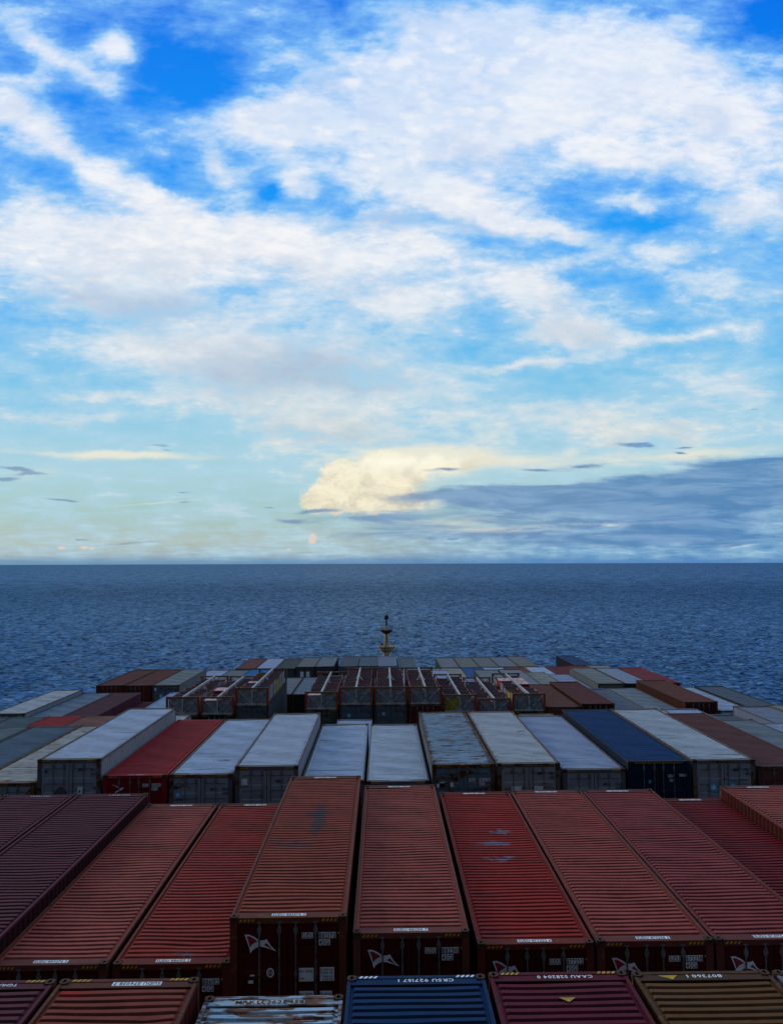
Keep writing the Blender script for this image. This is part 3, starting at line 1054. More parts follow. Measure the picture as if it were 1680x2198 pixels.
def stripes(root, h, mat=M_YEL, end=-1, full=False):
    obj('warning_stripes', shared(('hz', h, end, full), lambda: hazard_mesh(h, 4, end, full)), mat, root)


def sudu(root, doors, num, chk, h=2.896, roofnum=True, pre="SUDU"):
    ld, rd = doors
    emblem_swallow(ld, h, only_white=(pre == "HASU"))
    plate('number_plate', rd, h, [
        ('r', 1.503, 1.741, -.443, -.323, 0), ('t', pre, 1.512, -.433, .10, 1, .218),
        ('r', 1.857, 2.212, -.443, -.319, 0), ('t', num, 1.866, -.433, .10, 1, .337),
        ('r', 2.262, 2.33, -.443, -.319, 0), ('t', chk, 2.270, -.433, .10, 1, .050),
        ('r', 1.857, 2.094, -.587, -.464, 0), ('t', "45G1", 1.868, -.576, .10, 1, .212)], [M_WHITE, M_NAVY])
    if roofnum:
        roof_mark(root, h, pre + " " + num + " " + chk, -1, -0.34, 0.68, M_NAVY, M_WHITE, 0.085)
        roof_mark(root, h, pre + " " + num + " " + chk, 1, -0.38, 0.72, M_NAVY, M_WHITE, 0.09)
    stripes(root, h)


# ================================================================ ROW A (nearest, only its far half in view)
GA = "containers in the nearest row at the bottom of the photo"
GB = "long containers in the big red row"
GC = "containers in the pale row behind the red row"
GD = "containers in the low row behind the pale row"
GE = "containers in the row of the open frame racks"
GF = "containers in the row behind the open frame racks"
GG = "containers in the second row from the bow"
GH = "containers in the row nearest the bow"
h = 2.896

r, d = container('A', -2, 7.29, 'purple', "dark purple-brown container with yellow lip stripes, at the bottom left corner of the photo", GA, rust=0.05)
stripes(r, h, M_YEL, 1)
roof_mark(r, h, "TGHU 512877 1", 1, -0.15, 0.75, M_WHITE, None, 0.09)
r, d = container('A', -1, 7.29, 'brick', "brick-red container with a bright red repainted patch, left of the rusty pale blue one", GA,
                 col=(0.20, 0.038, 0.022), patch=[(-0.85, 5.78, 0.9, 0.42)], patchcol=(0.34, 0.012, 0.012))
stripes(r, h, M_YEL, 1)
roof_mark(r, h, "SUDU 576038 7", 1, -0.25, 0.82, M_NAVY, M_WHITE, 0.095)
r, d = container('A', 0, 7.62, 'mrku', "pale blue container eaten by rust, lowest of the nearest row, letters MRKU on its roof", GA, dx=0.02)
roof_mark(r, h, "MRKU 3622456", 1, -0.66, 1.20, M_BLACK, plain('worn white', (0.42, 0.42, 0.38), 0.7, 0, 0.3, 4.0, 0.4), 0.115, flip=False)
r, d = container('A', 1, 7.30, 'crblue', "clean blue container with white numbers and white lip stripes in the nearest row", GA)
stripes(r, h, M_WHITE, 1)
roof_mark(r, h, "CRSU 927157 1", 1, -0.32, 0.98, M_WHITE, None, 0.10)
r, d = container('A', 2, 7.27, 'maroon', "smooth maroon container with a yellow triangle sticker on its roof", GA, dx=-0.02)
stripes(r, h, M_YEL, 1)
roof_mark(r, h, "CAAU 528204 0", 1, -0.38, 0.98, M_WHITE, None, 0.10)
mb = MB()
mb.add([(-.17, 5.21, h - .0125), (.17, 5.21, h - .0125), (0, 5.02, h - .0125)], [(0, 2, 1)])
mb.add([(-.14, 5.19, h - .010), (.14, 5.19, h - .010), (0, 5.045, h - .010)], [(0, 2, 1)], 1)
obj('warning_triangle', mb.mesh('warning_triangle', nslots=2), [M_BLACK, M_YEL], r)
r, d = container('A', 3, 7.29, 'ochre', "ochre brown container with a faded number and yellow triangle at its far edge", GA)
roof_mark(r, h, "807360 1", 1, -0.28, 0.62, M_WHITE, None, 0.10)
mb = MB()
mb.add([(-.78, HY - .13, h - .0105), (-.44, HY - .13, h - .0105), (-.56, HY - .28, h - .0105)], [(0, 2, 1)])
obj('warning_triangle', mb.mesh('warning_triangle'), [M_YEL], r)
container('A', 4, 7.30, 'white', "pale container, only a sliver showing at the bottom right corner", GA)

# ================================================================ ROW B
container('B', -5, 7.87, 'purple', "dark purple container at the left edge beside the double purple pair, mostly outside the photo", GB, dx=0.15, roofv=2)
r, d = container('B', -4, 7.85, 'purple', "dusky purple container at the left edge, left neighbour of the darker purple one", GB, dx=0.15)
roof_mark(r, h, "TCKU 447775 6", 1, -0.25, 0.70, M_WHITE, None, 0.07)
r, d = container('B', -3, 7.84, 'purple', "deep purple container with pale scuffs, standing clear above its red neighbour on the right", GB, dx=0.17)
roof_mark(r, h, "TGHU 518437 6", 1, -0.10, 0.75, M_WHITE, None, 0.07)
r, d = container('B', -2, 8.21, 'rose', "dusty pink-red container marked 897276 at its near end", GB, dx=0.06)
sudu(r, d, "897276", "0")
r, d = container('B', -1, 8.22, 'red', "red container marked 886102, between the one marked 897276 and the tallest one", GB, dx=0.08,
                 patch=[(0.1, -5.6, 0.6, 0.16)])
sudu(r, d, "886102", "5")
r, d = container('B', 0, 7.31, 'brick', "tallest brick-red container of the red row, marked 885570, with its doors in full view", GB, dx=-0.03,
                 patch=[(0.10, 1.0, 0.42, 4.2), (0.05, 1.6, 1.0, 0.7), (-0.3, -1.2, 1.3, 0.4)], patchcol=(0.05, 0.055, 0.065))
sudu(r, d, "885570", "0")
plate('data_panel', d[1], h, [
    ('r', 1.441, 1.748, -1.315, -1.04, 0), ('t', "MAX. GROSS", 1.45, -1.13, .045, 1, .27), ('t', "TARE", 1.45, -1.28, .045, 1, .10)], [M_WHITE, M_NAVY])
plate('data_panel', d[1], h, [
    ('r', 1.880, 2.174, -1.311, -1.032, 0), ('t', "32.500 KG.", 1.89, -1.10, .045, 1, .27), ('t', "71.650 LB.", 1.89, -1.165, .045, 1, .27),
    ('t', "3.860 KG.", 1.93, -1.24, .045, 1, .23), ('t', "8.510 LB.", 1.93, -1.30, .045, 1, .23)], [M_WHITE, M_NAVY])
plate('data_panel', d[1], h, [('r', 1.441, 1.748, -1.66, -1.508, 0), ('t', "MAX. CARGO", 1.45, -1.59, .045, 1, .27)], [M_WHITE, M_NAVY])
plate('data_panel', d[1], h, [('r', 1.880, 2.13, -1.66, -1.508, 0), ('t', "28.640 KG", 1.89, -1.59, .045, 1, .23)], [M_WHITE, M_NAVY])
n = 16
ell = [(0.845 + 0.078 * math.cos(2 * math.pi * i / n), -1.13 + 0.098 * math.sin(2 * math.pi * i / n)) for i in range(n)]
ell2 = [(0.845 + 0.052 * math.cos(2 * math.pi * i / n), -1.13 + 0.068 * math.sin(2 * math.pi * i / n)) for i in range(n)]
plate('sticker', d[0], h, [('p', ell, 0, 0), ('p', ell2, 1, 1), ('t', "ISO", .81, -1.15, .04, 0, .07)], [M_WHITE, M_BAR])
plate('sticker', d[0], h, [('r', .422, .517, -1.20, -1.165, 0), ('r', .385, .49, -1.345, -1.28, 0)], [M_WHITE])
r, d = container('B', 1, 7.65, 'rose', "faded pink-red container marked 882310, with a dented rib line two thirds along", GB)
sudu(r, d, "882310", "7")
r, d = container('B', 2, 7.91, 'dkred', "strong red container with blue-grey scraped patches, marked 877222", GB, dx=0.07, col=(0.30, 0.019, 0.012),
                 patch=[(-0.05, 0.55, 1.1, 0.42), (0.0, -0.75, 1.0, 0.40), (0.3, 1.6, 0.8, 0.3)], patchcol=(0.15, 0.20, 0.28))
sudu(r, d, "877222", "6")
r, d = container('B', 3, 7.88, 'rose', "pinkish red container marked 875238, right of the strong red one", GB, dx=0.04, col=(0.300, 0.054, 0.040))
sudu(r, d, "875238", "5")
r, d = container('B', 4, 7.88, 'rose', "dull rose container with two dark cross lines, marked 874170", GB, col=(0.255, 0.042, 0.040))
sudu(r, d, "874170", "2")
r, d = container('B', 5, 8.21, 'dkred', "deep red container flecked with white specks, lower than both its neighbours", GB)
roof_mark(r, h, "SUDU 871945 3", 1, -0.38, 0.72, M_NAVY, M_WHITE, 0.09)
r, d = container('B', 6, 7.80, 'rose', "rose-red container at the right edge, standing proud with its left side showing", GB, dx=-0.22, side=(0.065, 0.008, 0.007))
roof_mark(r, h, "SUDU 879210 6", 1, -0.30, 0.72, M_NAVY, M_WHITE, 0.09)
# dark cross lines (pressed seams) are in the roof meshes

# ================================================================ ROW C


def mk(rd, h, a, b, c, z=-0.45, ink=M_NAVY, x0=1.58):
    plate('number_plate', rd, h, [('t', a, x0, z, .105, 0, .27), ('t', b, x0 + .45, z, .105, 0, .34),
                                  ('t', c, x0 + .46, z - .16, .105, 0, .22)], [ink])


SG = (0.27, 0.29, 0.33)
container('C', -8, 8.3, 'grey', "grey container of the pale row at the far left edge, mostly outside the photo", GC)
container('C', -7, 8.25, 'teal', "grey-green container at the left edge, left of the dark blue-grey roof", GC, col=(0.13, 0.18, 0.20))
container('C', -6, 8.25, 'slate', "dark blue-grey container between the grey-green one and the rust-streaked white one", GC)
r, d = container('C', -5, 8.22, 'rusty', "rust-streaked off-white container just left of the tall pale one", GC, col=(0.44, 0.44, 0.42), side=SG)
r, d = container('C', -4, 7.35, 'white', "tallest white container on the left, blue stripe low on its side, plain grey doors", GC, side=SG, rust=0.35, col=(0.46, 0.54, 0.68))
mk(d[1], h, "MRKU", "385 631 5", "45G1")
stripes(r, h)
plate('sticker', d[1], h, [('r', 1.55, 1.75, -1.45, -1.04, 0), ('p', [(1.60, -1.15), (1.69, -1.22), (1.65, -1.22), (1.65, -1.27), (1.60, -1.27)], 1, 1)], [M_WHITE, M_BLACK])
mb = MB()
mb.add([(HALF + .003, -4.6, 1.0), (HALF + .003, -1.2, 1.0), (HALF + .003, -1.2, 1.35), (HALF + .003, -4.6, 1.55)], [(0, 1, 2, 3)])
obj('side_stripe', mb.mesh('side_stripe'), plain('stripe blue', (0.01, 0.10, 0.32)), r)
plate('sticker', d[0], h, [('r', .30, .37, -.50, -.40, 0), ('p', [(.90, -1.02), (.62, -1.28), (.90, -1.54), (1.16, -1.28)], 1, 0),
                           ('p', [(.90, -1.05), (.65, -1.28), (.90, -1.51), (1.13, -1.28)], 2, 1)], [M_NAVY, M_BLACK, plain('placard grey', (0.09, 0.10, 0.115))])
r, d = container('C', -3, 7.98, 'crim', "bright red container in the pale row, with a white swallow emblem on its door", GC)
sudu(r, d, "510806", "2", roofnum=False, pre="HASU")
roof_mark(r, h, "HASU 510806 2", -1, -0.30, 0.7, M_WHITE, None, 0.06)
r, d = container('C', -2, 7.97, 'white', "pale container right of the bright red one, blue star emblem on its left door", GC, side=SG, patch=[(0.35, -3.6, .9, .12)], patchcol=(0.02, 0.02, 0.02))
mk(d[1], h, "MRKU", "498 484 7", "45G1", -.62)
emblem_star(d[0], h, 0.21, -.65, 0.24)
stripes(r, h)
roof_mark(r, h, "MRKU 498484 7", -1, -0.45, 0.9, M_WHITE, None, 0.06)
r, d = container('C', -1, 7.69, 'white', "raised white container with a plain white square on its left door", GC, side=SG, col=(0.48, 0.55, 0.67))
mk(d[1], h, "MSKU", "100 274 1", "45G1", -.62)
plate('sticker', d[0], h, [('r', .25, .47, -.70, -.47, 0), ('t', "MAERSK", .19, -.80, .055, 1, .35)], [M_WHITE, M_BLACK])
stripes(r, h)
mb = MB()
put_text(mb, "MSKU 100274", .22, lambda a, b: (HALF + .004, -5.6 + a, 1.9 + b), 0, width=2.2)
obj('side_lettering', mb.mesh('side_lettering'), M_BLACK, r)
container('C', 0, 8.28, 'white', "grey-white container with small dark scuffs, right behind the tallest red one", GC, side=SG, rust=0.16)
r, d = container('C', 1, 8.31, 'white', "white container with repaired squares on its roof, in the centre of the pale row", GC, side=SG, rust=0.2, col=(0.48, 0.56, 0.66))
stripes(r, h)
roof_mark(r, h, "MSKU 812946 0", -1, -0.3, 0.8, M_WHITE, None, 0.06)
r, d = container('C', 2, 7.70, 'bluew', "blue-white container badly streaked with rust, doors marked PONU 790552", GC, side=(0.12, 0.20, 0.25), dx=0.0)
plate('number_plate', d[1], h, [
    ('r', 1.42, 1.68, -.66, -.53, 0), ('t', "PONU", 1.44, -.65, .105, 1, .22), ('r', 1.79, 2.16, -.66, -.53, 0), ('t', "790552", 1.81, -.65, .105, 1, .33),
    ('r', 2.21, 2.28, -.66, -.53, 0), ('t', "6", 2.22, -.65, .105, 1, .05), ('r', 1.79, 2.04, -.82, -.69, 0), ('t', "45G1", 1.81, -.81, .105, 1, .21)], [M_WHITE, M_NAVY])
plate('sticker', d[0], h, [('r', .18, .28, -.87, -.72, 0), ('r', .29, .49, -.87, -.72, 1), ('r', .29, .49, -.70, -.66, 0)], [M_WHITE, M_BLACK])
plate('sticker', d[0], h, [('r', .70, .83, -.85, -.68, 0)], [M_WHITE])
stripes(r, h)
roof_mark(r, h, "PONU 790552 6", -1, -0.15, 0.6, M_WHITE, None, 0.06)
r, d = container('C', 3, 7.69, 'rusty', "brown-blotted white container with rust-run doors, right of the rusty blue-white one", GC, side=(0.31, 0.31, 0.31), rust=0.50, dirt=0.3,
                 patch=[(0.75, 0.6, .45, .3)], patchcol=(0.06, 0.03, 0.015))
mk(d[1], h, "MSKU", "886 672 3", "45G1", -.43)
plate('sticker', d[1], h, [('r', 1.42, 1.80, -1.05, -.86, 0)], [M_WHITE])
plate('sticker', d[0], h, [('r', .55, .93, -1.05, -.86, 0)], [M_WHITE])
r, d = container('C', 4, 7.94, 'lilac', "clean lilac-white container, lower, between the brown-blotted one and the blue one", GC, side=SG)
mk(d[1], h, "MRKU", "553 467 6", "45G1", -.62)
plate('sticker', d[0], h, [('r', .33, .45, -.80, -.66, 0)], [M_SKYBLUE])
stripes(r, h)
r, d = container('C', 5, 7.65, 'blue', "deep blue container with black doors and a row of yellow stripes", GC, side=(0.008, 0.022, 0.050), col=(0.005, 0.048, 0.165))
stripes(r, h, M_YEL, -1, True)
plate('number_plate', d[1], h, [('t', "GESU", 1.56, -.62, .105, 0, .20), ('t', "93800 0", 2.0, -.60, .105, 0, .28),
                                ('t', "5G1", 1.62, -.79, .105, 0, .14)], [M_WHITE])
plate('sticker', d[0], h, [('r', .80, .90, -.85, -.72, 0)], [M_SKYBLUE])
r, d = container('C', 6, 7.63, 'rusty', "white container right of the deep blue one, two blue star emblems on its doors", GC, side=(0.30, 0.31, 0.34), rust=0.42, col=(0.46, 0.52, 0.58))
mk(d[1], h, "MSKU", "980 141 2", "45G1", -.43)
emblem_star(d[0], h, .60, -.86, .38, word=False)
emblem_star(d[1], h, 1.36, -.86, .38, word=False)
container('C', 7, 7.89, 'brown2', "red-brown ribbed container in the pale row, on the right", GC, col=(0.15, 0.050, 0.045))
container('C', 8, 8.25, 'grey', "light grey ribbed container right of the red-brown ribbed one", GC, col=(0.22, 0.26, 0.29))
container('C', 9, 8.45, 'lilac', "lilac-grey container at the right edge of the pale row", GC)
container('C', 10, 8.45, 'grey', "grey container at the right edge of the pale row, mostly outside the photo", GC)

# ================================================================ ROW D (low, seen as strips)
D0 = dict(detail=0)
for k, H, c, lab in [
    (-10, 10.35, 'teal', "dark container roof at the far left edge in the low row"),
    (-9, 10.33, 'teal', "dark green-grey roof left of the small bright red roof"),
    (-8, 10.31, 'crim', "small bright red roof strip on the left, between dark green-grey and salmon roofs"),
    (-7, 10.31, 'salmon', "salmon-coloured roof strip right of the small bright red one"),
    (-6, 10.4, 'grey', "grey container hidden behind the tallest white one"),
    (-5, 10.28, 'rusty', "rusty cream roof corner peeping out below the leftmost open frame"),
    (0, 10.71, 'lilac', "plain lilac-grey low roof seen through the gap at the centre of the pale row"),
    (3, 10.9, 'dkgrey', "dark grey container low behind the brown-blotted white one"),
    (4, 10.9, 'dkgrey', "dark grey container low behind the clean lilac-white one"),
    (5, 10.45, 'beige', "olive-beige roof edge below the rightmost open frame"),
    (7, 10.6, 'grey', "grey container low behind the deep blue one"),
    (8, 10.6, 'grey', "grey container low behind the white one with two stars"),
    (9, 10.20, 'lilac', "thin lilac-grey roof strip above the red-brown ribbed container"),
    (10, 10.62, 'dkgrey', "plain dark grey roof beyond the light grey ribbed container"),
    (11, 10.05, 'lilac', "broad grey-lilac roof standing proud near the right edge, rusty far edge"),
    (12, 10.0, 'beige', "beige roof corner at the right edge of the low row"),
]:
    o = dict(D0)
    if k == -7:
        o['col'] = (0.24, 0.10, 0.08)
    if k == 11:
        o['col'] = (0.21, 0.24, 0.31)
    container('D', k, H, c, lab, GD, flat=(k in (0, 9, 10, 11)), **o)

# ================================================================ ROW E containers
for k, H, c, lab, dt, o in [
    (-10, 10.50, 'rusty', "long rusty white container at the outer left, its pale right side showing", 0, dict(side=(0.22, 0.27, 0.33), rust=0.45)),
    (-9, 10.81, 'slate', "blue-grey container between the long rusty white one and the long dark purple one", 0, dict(col=(0.16, 0.23, 0.31))),
    (-8, 10.80, 'purple', "long dark purple container on the left beside the blue-grey one", 0, dict(col=(0.095, 0.025, 0.042))),
    (-7, 11.60, 'purple', "purple roof sunk between the long dark purple container and the light blue one", 0, {}),
    (-6, 10.80, 'white', "light blue container just left of the leftmost open frame", 0, dict(col=(0.26, 0.38, 0.56), rust=0.03)),
    (6, 10.40, 'orange', "flat rust-orange roof right of the rightmost open frame", 0, dict(col=(0.17, 0.045, 0.026))),
    (7, 10.19, 'brown', "tall dark brown container right of the rust-orange roof", 2, dict(h=2.896, side=(0.045, 0.010, 0.006))),
    (8, 10.80, 'dkgrey', "plain grey roof between the two tall brown containers", 0, dict(col=(0.13, 0.155, 0.20))),
    (9, 10.80, 'grey', "mottled pale grey roof against the left side of the outer brown container", 0, dict(col=(0.24, 0.28, 0.32), rust=0.3)),
    (10, 10.13, 'brown2', "tall rusty brown container towards the right edge, dented roof", 2, dict(side=(0.060, 0.014, 0.006))),
    (11, 10.80, 'white', "light blue-white container between the outer brown one and the dark grey one", 0, dict(rust=0.2)),
    (12, 10.70, 'dkgrey', "outermost dark slate-grey container at the right edge, dark green side", 0, dict(side=(0.012, 0.025, 0.030), rust=0.0, dirt=0.05, fade=.1)),
]:
    container('E', k, H, c, lab, GE, detail=dt, flat=k in (-6, 6, 7, 8, 12, 10), **o)

# containers under the racks
UR = "containers under the open frame racks"
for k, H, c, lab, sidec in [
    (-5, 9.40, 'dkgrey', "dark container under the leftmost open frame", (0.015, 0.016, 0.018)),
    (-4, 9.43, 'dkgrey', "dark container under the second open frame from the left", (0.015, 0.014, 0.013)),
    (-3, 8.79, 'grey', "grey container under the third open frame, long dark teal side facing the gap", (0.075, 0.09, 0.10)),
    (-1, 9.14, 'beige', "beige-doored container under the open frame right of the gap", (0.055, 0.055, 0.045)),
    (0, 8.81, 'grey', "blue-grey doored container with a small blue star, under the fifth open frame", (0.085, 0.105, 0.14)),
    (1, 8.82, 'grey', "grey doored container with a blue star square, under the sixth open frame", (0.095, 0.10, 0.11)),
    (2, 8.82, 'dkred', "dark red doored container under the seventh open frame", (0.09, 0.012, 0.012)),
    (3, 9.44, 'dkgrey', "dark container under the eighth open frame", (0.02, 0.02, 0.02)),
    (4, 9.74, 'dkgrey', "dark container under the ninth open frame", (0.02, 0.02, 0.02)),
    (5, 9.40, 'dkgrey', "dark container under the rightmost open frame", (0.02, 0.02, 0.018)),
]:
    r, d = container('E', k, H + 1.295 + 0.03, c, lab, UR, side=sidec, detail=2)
    if k in (0, 1):
        emblem_star(d[0], h, .55, -.50 if k else -.62, .26, word=False)
    if k in (-3, 0, 1):
        mk(d[1], h, "MSKU", "310 582 4", "45G1", -.50)
    stripes(r, h)

# ================================================================ open frame racks
RH = 1.295


def rack_meshes():
    q = {}
    for sx in (-1, 1):
        for sy in (-1, 1):
            mb = MB()
            a, b = sorted((sx * 1.07, sx * 1.217))
            c, d_ = sorted((sy * (HY - 0.17), sy * (HY - 0.002)))
            mb.box(a, b, c, d_, 0.0, RH + 0.004)
            mb.box(a - .004, b + .004, c - .004, d_ + .004, RH - .11, RH + .008)
            q['post', sx, sy] = mb.mesh('corner_post')
    for sy in (-1, 1):
        mb = MB()
        c, d_ = sorted((sy * (HY - 0.13), sy * (HY - 0.01)))
        mb.box(-1.068, 1.068, c, d_, RH - 0.13, RH - 0.002)
        q['top', sy] = mb.mesh('top_beam')
        mb = MB()
        mb.box(-1.068, 1.068, c, d_, 0.0, 0.14)
        q['bottom', sy] = mb.mesh('bottom_beam')
        mb = MB()
        mb.box(-0.055, 0.055, c + .01, d_ - .01, 0.141, RH - 0.131)
        q['mid', sy] = mb.mesh('centre_post')
        for sx in (-1, 1):
            mb = MB()
            yy = sy * (HY - 0.05)
            mb.bar((sx * 1.04, yy, RH - 0.16), (sx * 0.09, yy, 0.16), 0.055, 0.05)
            q['diag', sx, sy] = mb.mesh('diagonal_brace')
    mb = MB()
    mb.box(-0.045, 0.045, -HY + .131, HY - .131, RH - 0.16, RH - 0.01)
    mb.box(-0.065, 0.065, -HY + .131, HY - .131, RH - 0.018, RH - 0.004)
    mb.box(-0.065, 0.065, -HY + .131, HY - .131, RH - 0.166, RH - 0.152)
    for i in range(22):
        y = -HY + .5 + i * .52
        mb.box(-0.075, 0.075, y, y + .03, RH - 0.15, RH - 0.02)
        mb.box(-0.02, 0.02, y + .1, y + .16, RH - 0.004, RH + .02)
    q['beam'] = mb.mesh('centre_beam')
    mb = MB()
    for s in (-1, 1):
        a, b = sorted((s * 1.12, s * 1.216))
        mb.box(a, b, -HY + .171, HY - .171, 0.0, 0.16)
    for i in range(20):
        y = -HY + .3 + i * .6
        mb.box(-1.118, 1.118, y, y + .12, 0.02, 0.10)
    mb.box(-1.118, 1.118, -HY + .15, HY - .15, 0.101, 0.125)
    q['floor'] = mb.mesh('floor_frame')
    for i, (sx, yy) in enumerate([(-1, 1.2), (1, 1.2), (-1, 0.8), (1, 0.8)]):
        mb = MB()
        mb.bar((sx * 0.05, yy + (1.1 if i < 2 else -1.1) * 0.0, RH - 0.08), (sx * 0.62, yy - .55, 0.5), 0.05, 0.05)
        q['strut', i] = mb.mesh('support_strut')
    return q


RM = rack_meshes()


def bin_mesh(w, l, hh):
    mb = MB()
    t = 0.03
    mb.box(-w / 2, w / 2, -l / 2, -l / 2 + t, 0, hh)
    mb.box(-w / 2, w / 2, l / 2 - t, l / 2, 0, hh)
    mb.box(-w / 2, -w / 2 + t, -l / 2 + t, l / 2 - t, 0, hh)
    mb.box(w / 2 - t, w / 2, -l / 2 + t, l / 2 - t, 0, hh)
    mb.box(-w / 2 - .004, w / 2 + .004, -l / 2 - .012, -l / 2, hh * .5, hh * .53)
    for x in (-w / 2 + .01, -w / 6, w / 6, w / 2 - .03):
        mb.box(x, x + .02, -l / 2 - .010, -l / 2, 0.02, hh - .06)
        mb.box(x, x + .02, l / 2, l / 2 + .010, 0.02, hh - .06)
    for y in (-l / 2 + .05, -l / 6, l / 6, l / 2 - .07):
        mb.box(-w / 2 - .01, -w / 2, y, y + .03, 0.02, hh - .06)
        mb.box(w / 2, w / 2 + .01, y, y + .03, 0.02, hh - .06)
    return mb.mesh('tub')


BW, BL_, BH = 1.00, 1.62, 0.98
BIN = {hh: bin_mesh(BW, BL_, hh) for hh in (0.98, 0.82)}


def bin_rim(hh):
    mb = MB()
    mb.box(-BW / 2 - .01, BW / 2 + .01, -BL_ / 2 - .014, -BL_ / 2 + .034, hh + .001, hh + .03)
    mb.box(-BW / 2 - .01, BW / 2 + .01, BL_ / 2 - .034, BL_ / 2 + .014, hh + .001, hh + .03)
    for sx in (-1, 1):
        a, b = sorted((sx * (BW / 2 - .024), sx * (BW / 2 + .01)))
        mb.box(a, b, -BL_ / 2 + .034, BL_ / 2 - .034, hh + .002, hh + .029)
    return mb.mesh('rim')


def bin_load(hh):
    mb = MB()
    rnd = random.Random(int(hh * 100))
    for i in range(4):
        y = -BL_ / 2 + .04 + i * .385
        mb.box(-BW / 2 + .04, BW / 2 - .04, y, y + .36, 0.05, hh - .10 + rnd.uniform(-.03, .05))
    return mb.mesh('load')


def bin_lid(hh):
    mb = MB()
    mb.box(-BW / 2 - .01, BW / 2 + .01, -BL_ / 2 - .02, BL_ / 2 + .02, hh + .031, hh + .055)
    mb.box(-.13, .13, -.06, .04, hh + .0555, hh + .07, 1)
    return mb.mesh('lid', nslots=2)


BRIM = {hh: bin_rim(hh) for hh in BIN}
BLOAD = {hh: bin_load(hh) for hh in BIN}
BLID = {hh: bin_lid(hh) for hh in BIN}
ORD = ['nearest', 'second', 'third', 'fourth', 'fifth', 'farthest']
rk = random.Random(4)


def rack(k, H, label, short, lids=(), yellow=(), empty_side=None, tops=M_RACKRUST):
    x = X0 + PITCHX * (k - 1)
    y = BAYZ['E'] + HY
    z = EYE - H - RH
    root = thing('open_frame_rack', (x, y, z), label, 'rack', "open frame racks stowed in a row")
    for sx in (-1, 1):
        for sy in (-1, 1):
            obj('corner_post', RM['post', sx, sy], M_RACKORANGE if sy < 0 else M_RACKRUST, root)
            obj('diagonal_brace', RM['diag', sx, sy], M_RACKGREY, root)
    for sy in (-1, 1):
        obj('top_beam', RM['top', sy], tops, root)
        obj('bottom_beam', RM['bottom', sy], M_RACKGREY if sy < 0 else M_RACKRUST, root)
        obj('centre_post', RM['mid', sy], M_RACKGREY, root)
    obj('centre_beam', RM['beam'], M_RACKPALE, root)
    obj('floor_frame', RM['floor'], M_STEELDARK, root)
    for i in range(4):
        obj('support_strut', RM['strut', i], M_RACKGREY, root)
    for side, sx in (('left', -1), ('right', 1)):
        for i in range(6):
            hh = 0.98 if rk.random() < 0.55 else 0.82
            isy = (side, i) in yellow
            isl = (side, i) in lids
            what = "yellow bin" if isy else ("pink-lidded bin" if isl else "open grey bin")
            bx = thing('cargo_bin', (x + sx * 0.56, y - HY + 1.13 + i * 1.93 + rk.uniform(-.06, .06), z + 0.126),
                       "%s, %s in the %s file, %s" % (what, ORD[i], side, short), 'bin', "bins inside the %s" % short)
            red = isl and rk.random() < 0.6
            obj('tub', BIN[hh], M_BINYEL if isy else (M_BINRED if red else M_BINGREY), bx)
            obj('rim', BRIM[hh], M_BINRED, bx)
            obj('load', BLOAD[hh], M_BINDARK, bx)
            if isl:
                obj('lid', BLID[hh], [M_PINK, M_BLACK], bx)


rack(-5, 9.40, "leftmost open frame rack, rusty dark top beam, full of grey bins", "leftmost frame rack")
rack(-4, 9.43, "second open frame rack from the left, with a pink-lidded red bin behind its near end", "second frame rack",
     lids=[('left', 0), ('left', 2)])
rack(-3, 8.79, "raised open frame rack left of the dark gap, yellow bin panel on its right side", "raised frame rack left of the gap",
     lids=[('left', 2)], yellow=[('left', 4), ('right', 3)])
rack(-1, 9.13, "open frame rack just right of the dark gap, pink-lidded bin at its near left", "frame rack right of the gap", lids=[('left', 0)])
rack(0, 8.81, "open frame rack just left of the one straight below the mast", "fifth frame rack")
rack(1, 8.82, "open frame rack straight below the mast", "frame rack below the mast")
rack(2, 8.82, "open frame rack above the dark red doors", "frame rack above the red doors")
rack(3, 9.43, "open frame rack with a bright yellow bin behind its near end", "eighth frame rack", yellow=[('left', 0)])
rack(4, 9.73, "lowest open frame rack, second from the right", "lowest frame rack")
rack(5, 9.40, "rightmost open frame rack beside the rust-orange roof, pink lids at its far end", "rightmost frame rack",
     lids=[('left', 4), ('right', 3), ('right', 4)], yellow=[('left', 1)])

